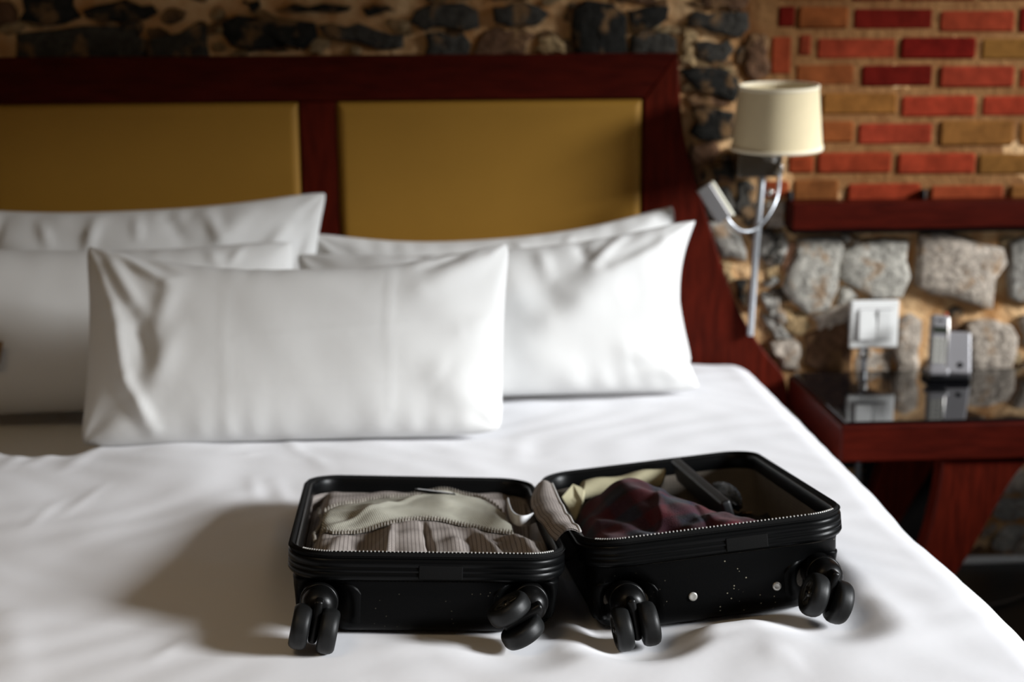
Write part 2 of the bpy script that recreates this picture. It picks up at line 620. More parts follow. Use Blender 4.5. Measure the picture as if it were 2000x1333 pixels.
a = lambda p: zq(p, 0, 0, 2.857)
b_ = lambda p: zq(p, 650, 0, 2.857)
c_ = lambda p: zq(p, 1280, 0, 3.703)
d_ = lambda p: zq(p, 1340, 140, 2.47)
e_ = lambda p: zq(p, 1500, 440, 4.0)
f_ = lambda p: zq(p, 1880, 980, 4.44)
STONES = [
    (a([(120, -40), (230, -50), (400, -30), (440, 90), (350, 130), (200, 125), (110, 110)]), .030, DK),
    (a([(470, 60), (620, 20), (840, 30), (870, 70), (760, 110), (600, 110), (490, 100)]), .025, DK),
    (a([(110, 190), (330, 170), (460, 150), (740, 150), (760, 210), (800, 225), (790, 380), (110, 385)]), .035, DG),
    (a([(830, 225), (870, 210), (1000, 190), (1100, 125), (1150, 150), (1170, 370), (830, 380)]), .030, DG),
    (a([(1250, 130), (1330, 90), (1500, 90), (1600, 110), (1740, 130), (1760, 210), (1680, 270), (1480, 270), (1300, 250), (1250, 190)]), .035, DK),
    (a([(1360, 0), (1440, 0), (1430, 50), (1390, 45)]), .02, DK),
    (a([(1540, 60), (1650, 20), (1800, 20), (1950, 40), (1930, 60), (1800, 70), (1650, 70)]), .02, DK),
    ([(625, 52), (650, 45), (700, 46), (730, 58), (782, 68), (783, 92), (740, 95), (697, 82), (640, 72)], .03, DG),
    (a([(-60, 40), (60, 20), (90, 60), (70, 130), (-60, 140)]), .02, BR),
    (b_([(170, 40), (300, 30), (340, 60), (260, 75), (180, 75)]), .02, DK),
    (b_([(470, 60), (560, 20), (720, 20), (800, 60), (810, 150), (740, 170), (640, 150), (520, 170), (440, 120)]), .03, DG),
    (b_([(520, 190), (600, 180), (720, 195), (760, 230), (740, 330), (510, 330)]), .025, DG),
    (b_([(900, 40), (1000, 20), (1150, 40), (1200, 80), (1130, 140), (1000, 150), (910, 120)]), .03, DG),
    (b_([(1350, 50), (1420, 10), (1560, 30), (1630, 100), (1640, 310), (1360, 310), (1340, 190)]), .035, DK),
    (b_([(1655, 60), (1750, 40), (1870, 40), (1860, 110), (1780, 160), (1680, 185)]), .03, DK),
    (b_([(850, 180), (1050, 160), (1120, 200), (1060, 320), (780, 320)]), .02, BR),
    (b_([(1150, 210), (1230, 190), (1290, 240), (1300, 300), (1180, 300), (1120, 270)]), .02, TN),
    (b_([(1670, 205), (1800, 185), (1910, 220), (1910, 310), (1665, 310)]), .025, DG),
    (b_([(880, -60), (1100, -60), (1090, -5), (900, 0)]), .02, BR),
    (b_([(500, -70), (760, -70), (740, -5), (520, 0)]), .02, DG),
    (b_([(1500, -80), (1800, -80), (1790, 20), (1600, 10)]), .02, BR),
    (c_([(250, 120), (300, 80), (400, 110), (560, 90), (660, 90), (670, 200), (600, 270), (480, 240), (400, 230), (330, 190), (240, 190)]), .03, DG),
    (c_([(190, 510), (320, 490), (520, 510), (590, 570), (600, 660), (570, 730), (500, 720), (440, 690), (340, 680), (260, 610)]), .035, DK),
    (c_([(270, 790), (400, 780), (560, 820), (570, 990), (460, 1010), (330, 1010), (260, 960), (300, 880)]), .03, DK),
    (c_([(290, 310), (380, 300), (520, 290), (560, 360), (500, 440), (400, 450), (300, 420)]), .025, DG),
    (c_([(330, 1210), (420, 1190), (560, 1170), (580, 1300), (440, 1330), (330, 1330)]), .03, DK),
    (c_([(190, 210), (290, 220), (300, 295), (190, 330)]), .02, TN),
    (c_([(190, 360), (270, 340), (300, 430), (280, 485), (200, 470)]), .02, TN),
    (c_([(270, 1040), (420, 1020), (460, 1110), (380, 1170), (260, 1180)]), .02, BR),
    (c_([(700, 250), (800, 260), (815, 540), (720, 580), (640, 480), (650, 330)]), .02, BR),
    (c_([(460, 455), (540, 478), (560, 545), (480, 500)]), .02, TN),
    (c_([(330, -40), (560, -60), (680, -20), (640, 60), (420, 70)]), .02, BR),
    (c_([(230, 700), (330, 705), (430, 715), (540, 760), (400, 770), (270, 770)]), .02, BR),
    (d_([(250, 540), (335, 560), (345, 700), (300, 750), (240, 690)]), .03, DG),
    (d_([(100, 720), (200, 730), (260, 790), (290, 910), (180, 900), (120, 800)]), .03, GR),
    (d_([(355, 770), (470, 775), (490, 860), (450, 930), (380, 920), (350, 830)]), .03, GR),
    (d_([(500, 825), (538, 835), (528, 920), (485, 975), (465, 940)]), .02, (0.38, 0.20, 0.12)),
    (d_([(375, 1010), (440, 1000), (450, 1030), (380, 1040)]), .02, GR),
    (d_([(240, 1010), (310, 1000), (330, 1150), (280, 1140)]), .03, DK),
    (d_([(370, 1070), (450, 1090), (440, 1150), (385, 1150)]), .02, GR),
    (d_([(170, 920), (230, 930), (240, 1000), (200, 1010)]), .015, TN),
    (d_([(460, 1140), (590, 1180), (560, 1250), (470, 1220)]), .015, TN),
    (d_([(60, 560), (200, 560), (235, 650), (180, 715), (90, 700)]), .03, DG),
    (d_([(380, 930), (450, 940), (455, 990), (390, 1000)]), .012, TN),
    (d_([(20, 420), (110, 430), (220, 470), (230, 540), (60, 545)]), .025, BR),
    (d_([(385, 640), (470, 630), (475, 745), (390, 750)]), .02, BG),
    (d_([(370, 1170), (440, 1190), (520, 1290), (430, 1290)]), .02, GR),
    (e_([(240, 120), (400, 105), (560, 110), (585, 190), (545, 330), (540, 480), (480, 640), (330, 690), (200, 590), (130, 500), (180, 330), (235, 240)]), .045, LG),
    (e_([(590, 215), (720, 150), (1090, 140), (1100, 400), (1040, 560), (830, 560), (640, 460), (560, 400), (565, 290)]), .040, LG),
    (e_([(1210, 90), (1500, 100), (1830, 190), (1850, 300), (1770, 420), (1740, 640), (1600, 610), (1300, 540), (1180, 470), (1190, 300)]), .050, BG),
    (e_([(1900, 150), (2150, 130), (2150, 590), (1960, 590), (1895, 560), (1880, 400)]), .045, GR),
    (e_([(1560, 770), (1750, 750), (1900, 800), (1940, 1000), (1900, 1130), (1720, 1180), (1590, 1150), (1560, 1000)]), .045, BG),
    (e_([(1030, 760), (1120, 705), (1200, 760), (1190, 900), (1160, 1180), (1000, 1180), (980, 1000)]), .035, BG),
    (e_([(-40, 30), (140, 90), (120, 200), (80, 310), (-40, 270)]), .035, DG),
    (e_([(20, 910), (200, 890), (260, 1000), (250, 1130), (100, 1130), (20, 1000)]), .03, BG),
    (e_([(590, 75), (700, 85), (740, 140), (610, 165)]), .02, LG),
    (e_([(10, 570), (90, 600), (140, 750), (80, 800), (10, 660)]), .025, GR),
    (e_([(120, 690), (290, 720), (330, 790), (280, 850), (130, 810)]), .02, TN),
    (e_([(300, 880), (600, 760), (640, 900), (640, 1130), (420, 1150), (290, 1080)]), .03, BR),
    (e_([(340, 720), (480, 660), (640, 600), (640, 740), (400, 840)]), .025, BG),
    (e_([(700, 985), (960, 975), (960, 1170), (690, 1170)]), .008, BG),
    (e_([(560, 510), (640, 490), (700, 560), (560, 620)]), .02, LG),
    (e_([(1980, 720), (2150, 700), (2150, 950), (1990, 930)]), .03, BG),
    (e_([(1930, 1130), (2150, 1040), (2150, 1240), (1960, 1230)]), .03, LG),
    (e_([(1400, 700), (1520, 730), (1540, 850), (1420, 820)]), .015, BR),
    (f_([(330, -20), (560, -30), (560, 140), (430, 165), (280, 130)]), .04, GR),
    (f_([(270, 360), (330, 280), (400, 220), (480, 210), (560, 230), (500, 330), (440, 430), (290, 430)]), .035, LG),
    (f_([(60, 430), (160, 380), (220, 440), (60, 475)]), .02, BR),
    (f_([(470, 390), (560, 330), (560, 465), (450, 460)]), .03, BG),
    (f_([(170, 260), (270, 190), (300, 225), (250, 300), (170, 320)]), .025, BG),
    (f_([(200, -260), (533, -270), (533, -60), (330, -60), (200, -120)]), .035, BG),
]
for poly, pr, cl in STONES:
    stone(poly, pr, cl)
# the wall goes on past the frame: coarser rubble to the right, below the nightstand and further left
for (x0, x1, z0, z1) in ((1.56, 2.35, 0.08, 0.84), (-2.6, -0.95, 1.30, 1.9), (-0.9, 0.68, 1.45, 1.9), (0.9, 1.30, 0.10, 0.38)):
    zz = z0
    while zz < z1 - .05:
        hh = random.uniform(.09, .16)
        xx = x0
        while xx < x1 - .06:
            ww = random.uniform(.12, .26)
            g = .014
            if xx + ww < x1 + .05:
                stone([(xx + g, zz + g), (xx + ww * .5, zz + g * .6), (xx + ww - g, zz + g), (xx + ww - g * .5, zz + hh * .6), (xx + ww - g * 1.4, zz + hh - g),
                       (xx + ww * .4, zz + hh - g * .6), (xx + g * 1.2, zz + hh - g)], random.uniform(.02, .04), random.choice((DK, DG, GR, BG, BR)), px=False)
            xx += ww
        zz += hh

# small rubble packed into the mortar between the larger stones
for (x0, x1, y0, y1, cnt) in ((0, 1330, -15, 100, 46), (1345, 1500, -10, 330, 16), (1370, 1540, 430, 690, 16), (1500, 1990, 465, 720, 12), (1900, 2040, 940, 1085, 6)):
    for _ in range(cnt):
        px_, py_ = random.uniform(x0, x1), random.uniform(y0, y1)
        w_, h_ = random.uniform(12, 34), random.uniform(8, 19)
        rot = random.uniform(-.5, .5)
        pl = []
        for k in range(7):
            an = 2 * math.pi * k / 7
            u_, v_ = w_ * math.cos(an) * random.uniform(.75, 1.1), h_ * math.sin(an) * random.uniform(.75, 1.1)
            pl.append((px_ + u_ * math.cos(rot) - v_ * math.sin(rot), py_ + u_ * math.sin(rot) + v_ * math.cos(rot)))
        stone(pl, random.uniform(.010, .018), random.choice(((0.10, 0.060, 0.032), (0.17, 0.095, 0.045), (0.26, 0.17, 0.085), (0.34, 0.24, 0.13), (0.07, 0.055, 0.042))), jit=.003)

# ---- bricks: outlines read off the photograph course by course
YB = YW - 0.008
brick_meshes = {}


def brick(x0, x1, z0, z1, col, proud=0.008):
    w, h = round(x1 - x0, 2), round(z1 - z0, 2)
    key = (w, h)
    if key not in brick_meshes:
        bv_, bf_ = rbox(-w / 2, w / 2, -0.03, 0.03, 0, h, 0.005, 1)
        me = bpy.data.meshes.new('brick')
        me.from_pydata(bv_, [], bf_)
        me.materials.append(M['brick'])
        brick_meshes[key] = me
    o = bpy.data.objects.new('brick', brick_meshes[key])
    COL.objects.link(o)
    o.parent = wall
    loc = np.array([(x0 + x1) / 2, YW + 0.03 - proud + random.uniform(-.0025, .0025), z0])
    o.location = loc - WORLD_LOC[wall.name]
    o.rotation_euler = (0, random.uniform(-.006, .006), random.uniform(-.01, .01))
    o.color = (*[c * random.uniform(.9, 1.1) for c in col], 1)
    return o


RD = (0.105, 0.007, 0.004)
RR = (0.225, 0.031, 0.013)
RO = (0.225, 0.044, 0.015)
OB = (0.185, 0.056, 0.016)
BN = (0.180, 0.072, 0.020)
BRICKS = [  # zoomed x0, x1, y0, y1
    (520, 740, -120, 8, RD), (770, 1190, -120, 8, RD), (1210, 1600, -120, 6, RD), (110, 490, -120, 5, OB),
    (112, 205, 38, 150, RD), (222, 490, 38, 155, OB), (520, 955, 40, 162, RD), (985, 1400, 45, 175, RR), (1422, 1800, 45, 180, RD),
    (68, 190, 190, 408, RO), (220, 298, 195, 305, RR), (325, 752, 197, 322, RR), (772, 1190, 203, 320, RD), (1220, 1640, 208, 325, BN),
    (205, 530, 345, 465, OB), (565, 950, 352, 470, RD), (985, 1396, 355, 475, RR), (1420, 1820, 360, 480, RR),
    (345, 760, 505, 622, BN), (60, 325, 505, 622, BN), (776, 1190, 510, 635, RR), (1222, 1640, 512, 632, RR),
    (-40, 320, 655, 780, OB), (340, 525, 655, 775, OB), (545, 950, 660, 785, RR), (985, 1392, 665, 792, BN), (1416, 1820, 668, 795, BN),
    (165, 308, 838, 940, RO), (322, 730, 825, 942, RR), (762, 1178, 825, 945, RR), (1192, 1600, 825, 948, BN),
    (40, 165, 990, 1075, RO), (200, 435, 985, 1090, OB), (482, 890, 990, 1110, RR), (935, 1340, 995, 1115, RO), (1362, 1700, 998, 1115, BN),
]
for x0, x1, y0, y1, cl in BRICKS:
    p = onY(1480 + x0 / 2.777, (y0 + y1) / 2 / 2.777, YB)
    q = onY(1480 + x1 / 2.777, (y0 + y1) / 2 / 2.777, YB)
    t = onY(1480 + (x0 + x1) / 2 / 2.777, y0 / 2.777, YB)
    u = onY(1480 + (x0 + x1) / 2 / 2.777, y1 / 2.777, YB)
    brick(p[0], q[0], u[2], t[2], cl)
pz0 = onY(1800, 1110 / 2.777, YB)[2]
for r_ in range(15):                       # the panel of brick goes on past the frame
    z0 = pz0 + 0.0655 * r_
    for k in range(-4 if r_ > 7 else 0, 4):
        x0 = 1.50 + 0.203 * k + (0.1 if r_ % 2 else 0.03)
        if r_ <= 8 and k < 0:
            continue
        if r_ <= 7 and x0 < 1.64:
            continue
        if x0 < 0.95 or x0 > 2.25:
            continue
        if r_ == 8 and x0 < 1.64:
            continue
        brick(x0, x0 + 0.19, z0, z0 + 0.054, random.choice((RD, RR, RR, RO, OB, BN)))

# browner pointing behind the bricks
bp = [(1.0, 0.952), (2.3, 0.952), (2.3, 1.95), (0.72, 1.95), (0.715, 1.44), (0.74, 1.33), (0.725, 1.25), (0.78, 1.16), (0.84, 1.06), (0.88, 0.952)]
pm = mat('brick_pointing', (0.26, 0.130, 0.050), 0.95, col2=(0.18, 0.075, 0.026), vscale=16, bmp=0.8, bscale=60, bdist=0.006, spec=0.1)
flat(mk('pointing', *prism_xz(bp, YW - .0035, YW + .01), pm, wall))

# baseboard: dark board with a pale top bead
bb = rbox(0.84, 2.4, YW - 0.030, YW - 0.004, 0.0, 0.016, 0.005, 2)
tag(mk('baseboard_back', *bb, M['base_trim']), kind='structure')

# ================================================================== SHELF BEAM
sh = empty('shelf', (1.5, 3.27, 0.87))
tag(sh, 'dark red wooden shelf beam on the wall between the brickwork and the stones', 'shelf')
mk('board', *rbox(0.851, 2.2, 3.285, YW + .01, 0.866, 0.931, 0.005, 2), M['mahogany_h'], sh)
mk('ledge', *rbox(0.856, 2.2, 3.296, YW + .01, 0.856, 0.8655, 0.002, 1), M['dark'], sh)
for xx, yy in ((1545, 388), (1806, 385)):
    p = onY(xx, yy, 3.33)
    mk('bracket', *rbox(p[0] - .004, p[0] + .004, 3.330, YW + .01, 0.9315, 0.953, 0.002, 1), M['iron'], sh)

# ================================================================== HEADBOARD
hb = empty('headboard', (-0.26, 3.30, 0.0))
tag(hb, 'dark mahogany headboard with tan padded panels and flared wings behind the pillows', 'headboard')
YH = 3.28


def hx(x, y):
    p = onY(x, y, YH)
    return (p[0], p[2])


CX = (hx(583, 205)[0] + hx(656, 200)[0]) / 2      # middle stile
ztop, zrail = 1.279, 1.177
xs0, xs1 = hx(586, 250)[0], hx(656, 250)[0]
xp = hx(1256, 250)[0]
flat(mk('top_rail', *prism_xz([(CX - (hx(1325, 103)[0] - CX), ztop), (CX - (xp - CX), zrail), (xp, zrail), (hx(1325, 103)[0], ztop)], YH, YH + .055, .004), M['mahogany_h'], hb))
flat(mk('stile', *prism_xz([(xs0, 0.30), (xs1, 0.30), (xs1, zrail - .0005), (xs0, zrail - .0005)], YH + .001, YH + .055, .004), M['mahogany'], hb))
curve = [hx(*p) for p in ((1325, 103), (1328, 180), (1336, 260), (1352, 330), (1374, 400), (1406, 505), (1440, 600), (1490, 682), (1530, 733), (1541, 790), (1543, 840))]
curve = [tuple(p) for p in smooth_path(curve, 5)]
wing = [(xp + .0005, 0.30), (curve[-1][0], 0.30)] + curve[::-1] + [(xp + .0005, zrail)]
wing[-1] = (xp + .0005, zrail - .0002)
flat(mk('wing', *prism_xz(wing, YH + .0005, YH + .055, .004), M['mahogany'], hb))
wl = [(2 * CX - x, z) for x, z in wing]
flat(mk('wing', *prism_xz(wl[::-1], YH + .0005, YH + .055, .004), M['mahogany'], hb))
flat(mk('bottom_rail', *box(CX - .75, CX + .75, YH + .02, YH + .05, 0.30, 0.50), M['mahogany_h'], hb))


def cushion(x0, x1, z0, z1, yb, depth):
    n, m_ = 48, 24
    V = []
    for j in range(m_ + 1):
        for i in range(n + 1):
            u, v = i / n, j / m_
            du = min(u, 1 - u) * (x1 - x0)
            dv = min(v, 1 - v) * (z1 - z0)
            e = min(du, dv)
            t = 1 - max(0, 1 - e / .022) ** 2
            V.append((x0 + (x1 - x0) * u, yb - depth * math.sqrt(max(t, 0)), z0 + (z1 - z0) * v))
    F = [[j * (n + 1) + i, j * (n + 1) + i + 1, (j + 1) * (n + 1) + i + 1, (j + 1) * (n + 1) + i] for j in range(m_) for i in range(n)]
    # finer rows near the rim
    us = np.concatenate([np.linspace(0, .022, 6) / (x1 - x0), np.linspace(.03, (x1 - x0) - .03, 12) / (x1 - x0), 1 - np.linspace(.022, 0, 6) / (x1 - x0)])
    vs = np.concatenate([np.linspace(0, .022, 6) / (z1 - z0), np.linspace(.03, (z1 - z0) - .03, 12) / (z1 - z0), 1 - np.linspace(.022, 0, 6) / (z1 - z0)])
    V = []
    for v in vs:
        for u in us:
            e = min(min(u, 1 - u) * (x1 - x0), min(v, 1 - v) * (z1 - z0))
            t = 1 - max(0, 1 - e / .022) ** 2
            V.append((x0 + (x1 - x0) * u, yb - depth * math.sqrt(max(t, 0)), z0 + (z1 - z0) * v))
    n = len(us)
    F = [[j * n + i, j * n + i + 1, (j + 1) * n + i + 1, (j + 1) * n + i] for j in range(len(vs) - 1) for i in range(n - 1)]
    back = box(x0, x1, yb, yb + .02, z0, z1)
    return join((V, F), back)


mk('padded_panel', *cushion(xs1 + .001, xp - .001, 0.50, zrail - .001, YH + .012, .018), M['vinyl'], hb)
mk('padded_panel', *cushion(2 * CX - xp + .001, xs0 - .001, 0.50, zrail - .001, YH + .012, .018), M['vinyl'], hb)

# ================================================================== BED, DUVET
BXL, BXR = -1.29, 0.775
bed = empty('bed', (-0.26, 2.35, 0.0))
tag(bed, 'king size bed with white fitted sheet under the white duvet', 'bed')
mk('mattress', *rbox(BXL + .06, BXR - .06, 1.50, 3.262, 0.26, 0.518, 0.05, 4), M['sheet'], bed)
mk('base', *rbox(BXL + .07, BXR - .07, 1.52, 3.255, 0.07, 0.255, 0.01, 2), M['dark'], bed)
for sx in (BXL + .2, BXR - .2):
    for sy in (1.62, 3.1):
        mk('leg', *rbox(sx - .03, sx + .03, sy - .03, sy + .03, 0.0, 0.069, 0.006, 1), M['mahogany'], bed)


# ---- poses of the two halves of the suitcase (rim frame: x across, y along away from the casters, z up out of the rim)
def pose(o, ya, ro, pi):
    m_ = Matrix.Rotation(math.radians(ya), 4, 'Z') @ Matrix.Rotation(math.radians(pi), 4, 'X') @ Matrix.Rotation(math.radians(ro), 4, 'Y')
    m_.translation = Vector(o)
    return m_


HALF_L = pose((-.008, 1.701, .686), 1.8, 3.0, -5.9)
HALF_R = pose((.366, 1.731, .700), 2.8, -4.8, -6.7)
DL, DR = 0.112, 0.131
WHW, LEN, RC = 0.18, 0.48, 0.058
# casters: half, x, z of cap axis, swivel angle (0 = trailing straight down), wheel drop
CASTERS = [(HALF_L, -.137, -.066, -0.16, 'wheels pointing straight down'), (HALF_L, .130, -.064, -1.0, 'twisted sideways'),
           (HALF_R, -.127, -.083, 0.07, 'wheels pointing straight down'), (HALF_R, .136, -.082, -0.42, 'tilted')]
WR = 0.0285


def half_plane(Hm, D):
    Mi = Hm.inverted()
    return np.array(Mi), D


def seg_ridge(X, Y, p, q, amp, w):
    p, q = np.array(p), np.array(q)
    d = q - p
    L2 = d @ d
    t = np.clip(((X - p[0]) * d[0] + (Y - p[1]) * d[1]) / L2, 0, 1)
    dx, dy = X - (p[0] + t * d[0]), Y - (p[1] + t * d[1])
    r2 = (dx * dx + dy * dy) / (w * w)
    return amp * np.exp(-r2) * (0.35 + 0.65 * np.sin(np.pi * np.clip(t, .08, .92)))


CREASES = []
for (x0, y0, x1, y1, amp, w) in [
    (492, 945, 500, 985, .004, .010), (540, 950, 560, 1000, .005, .012), (600, 900, 640, 930, .004, .012), (470, 905, 505, 900, .004, .012),
    (560, 865, 590, 905, .005, .012), (330, 880, 420, 1000, .006, .05), (120, 1010, 200, 960, .003, .012), (60, 1030, 110, 985, .003, .01),
    (1000, 870, 1080, 900, -.006, .035), (1020, 860, 1010, 905, .006, .02), (860, 880, 940, 930, .005, .03), (1150, 850, 1300, 900, .006, .06),
    (60, 920, 140, 880, .006, .014), (130, 930, 190, 885, .006, .016), (10, 925, 60, 885, .006, .014),
    (1100, 1180, 1200, 1170, .005, .012), (1120, 1205, 1210, 1215, .005, .010), (1290, 1250, 1450, 1228, .005, .012), (1300, 1270, 1500, 1240, -.004, .014),
    (700, 1262, 900, 1272, .004, .014), (300, 1290, 360, 1250, .003, .010), (20, 1210, 40, 1330, .005, .02), (470, 1270, 560, 1262, .003, .01),
    (1690, 1210, 1800, 1250, .004, .03), (1720, 1170, 1850, 1200, -.004, .03), (1530, 1290, 1560, 1330, .003, .01), (1500, 1270, 1520, 1320, .003, .012),
    (1450, 780, 1600, 900, .004, .05), (1700, 1090, 1900, 1220, .004, .05), (640, 905, 800, 915, .005, .04), (380, 900, 240, 1000, .006, .08),
]:
    A, B = onZ(x0, y0, .575), onZ(x1, y1, .575)
    CREASES.append((A[:2], B[:2], amp * .5, w * 1.15))


def bed_z(X, Y, squash=True):
    z = 0.577 + 0.0 * X
    z = z - 0.012 * sstep(X, 0.42, 0.74) - 0.012 * sstep(-X, 0.9, 1.25)
    z = z + 0.020 * np.exp(-((X - .45) / .16) ** 2 - ((Y - 1.75) / .25) ** 2)
    z = z - 0.010 * sstep(Y, 2.5, 3.2)
    z = z + 0.014 * (1 - sstep(Y, 1.70, 2.15)) * sstep(X, 0.42, 0.70)
    z = z + 0.012 * np.exp(-((Y - 2.45) / .16) ** 2) * sstep(-X, -.3, .1)
    # soft pillowing of the down filling
    z = z + 0.0026 * np.sin(X * 9.1 + 1.2 * np.sin(Y * 4.1)) * np.sin(Y * 7.7 + .8) + 0.0016 * np.sin(X * 17 + Y * 11 + 2 * np.sin(Y * 6))
    z = z + 0.0010 * np.sin(X * 43 + 3 * np.sin(Y * 13)) * np.sin(Y * 37 + 2 * np.sin(X * 9))
    for p, q, amp, w in CREASES:
        z = z + seg_ridge(X, Y, p, q, amp, w)
    if squash:
        for Hm, D in ((HALF_L, DL), (HALF_R, DR)):
            Mi = np.array(Hm.inverted())
            R3 = np.array(Hm)[:3, :3]
            o = np.array(Hm.translation)
            nz = R3[:, 2]
            pz = o[2] + (-D * 1.0 - ((X - o[0]) * nz[0] + (Y - o[1]) * nz[1])) / nz[2] - 0.003
            lx = Mi[0, 0] * X + Mi[0, 1] * Y + Mi[0, 2] * pz + Mi[0, 3]
            ly = Mi[1, 0] * X + Mi[1, 1] * Y + Mi[1, 2] * pz + Mi[1, 3]
            ex = np.maximum(np.abs(lx) - (WHW - .028), 0)
            ey = np.maximum(np.maximum(.03 - ly, ly - (LEN - .028)), 0)
            e = np.sqrt(ex * ex + ey * ey)
            w = 1 - sstep(e, .012, .075)
            z = z - np.maximum(z - pz, 0) * w
        for Hm, cx, cz, sw, _ in CASTERS:
            c = Hm @ Vector((cx + math.sin(sw) * .024, -.030, cz - math.cos(sw) * .024))
            hw = 0.024
            e = np.sqrt((X - c.x) ** 2 + (Y - c.y) ** 2)
            tgt = c.z - WR - .0035 - (0.008 if abs(sw) > .3 else 0)
            w = 1 - sstep(e, .022, .105)
            z = z - np.maximum(z - tgt, 0) * w
    return z


def yback(X):
    y = 2.545 + 0.19 * sstep(-X, .72, .98)
    return y + (3.262 - y) * sstep(X, -.66, -.40)


us = np.concatenate([np.linspace(-.30, 0, 10)[:-1] + BXL + .07, np.linspace(BXL + .07, BXR - .075, 260), BXR - .075 + np.linspace(0, .36, 24)[1:]])
vs = np.concatenate([np.linspace(-.34, 0, 12)[:-1], np.linspace(0, 1, 250)])
UU, VV = np.meshgrid(us, vs)
r = .075


def fold(s):
    """distance past the edge -> (sideways, drop)"""
    s = np.maximum(s, 0)
    a_ = np.clip(s / r, 0, math.pi / 2)
    side = r * np.sin(a_)
    drop = r * (1 - np.cos(a_)) + np.maximum(s - r * math.pi / 2, 0)
    return side, drop


sR, dR_ = fold(UU - (BXR - .075))
sL, dL_ = fold((BXL + .07) - UU)
Xc = np.clip(UU, BXL + .07, BXR - .075)
YF0 = 1.50
Yb = yback(Xc)
Yt = YF0 + np.clip(VV, 0, 1) * (Yb - YF0)
sF, dF_ = fold(-VV)
X = Xc + sR - sL
Y = Yt - sF
Z = bed_z(X, Yt) - np.minimum(dR_ + dL_ + dF_, .30)
# folded top edge: rolls down on to the sheet
eb = np.maximum((Yt - (Yb - .045)) / .045, 0)
edge_w = 1 - sstep(Xc, -.66, -.40) * .8
Z = Z - (0.055 * edge_w) * (1 - np.sqrt(np.maximum(1 - eb ** 2, 0)))
n = len(us)
V = np.stack([X.ravel(), Y.ravel(), Z.ravel()], 1)
F = [[j * n + i, j * n + i + 1, (j + 1) * n + i + 1, (j + 1) * n + i] for j in range(len(vs) - 1) for i in range(n - 1)]
duvet = mk('duvet', V, F, M['linen'])
tag(duvet, 'plump white cotton duvet spread over the bed under the open suitcase', 'duvet')


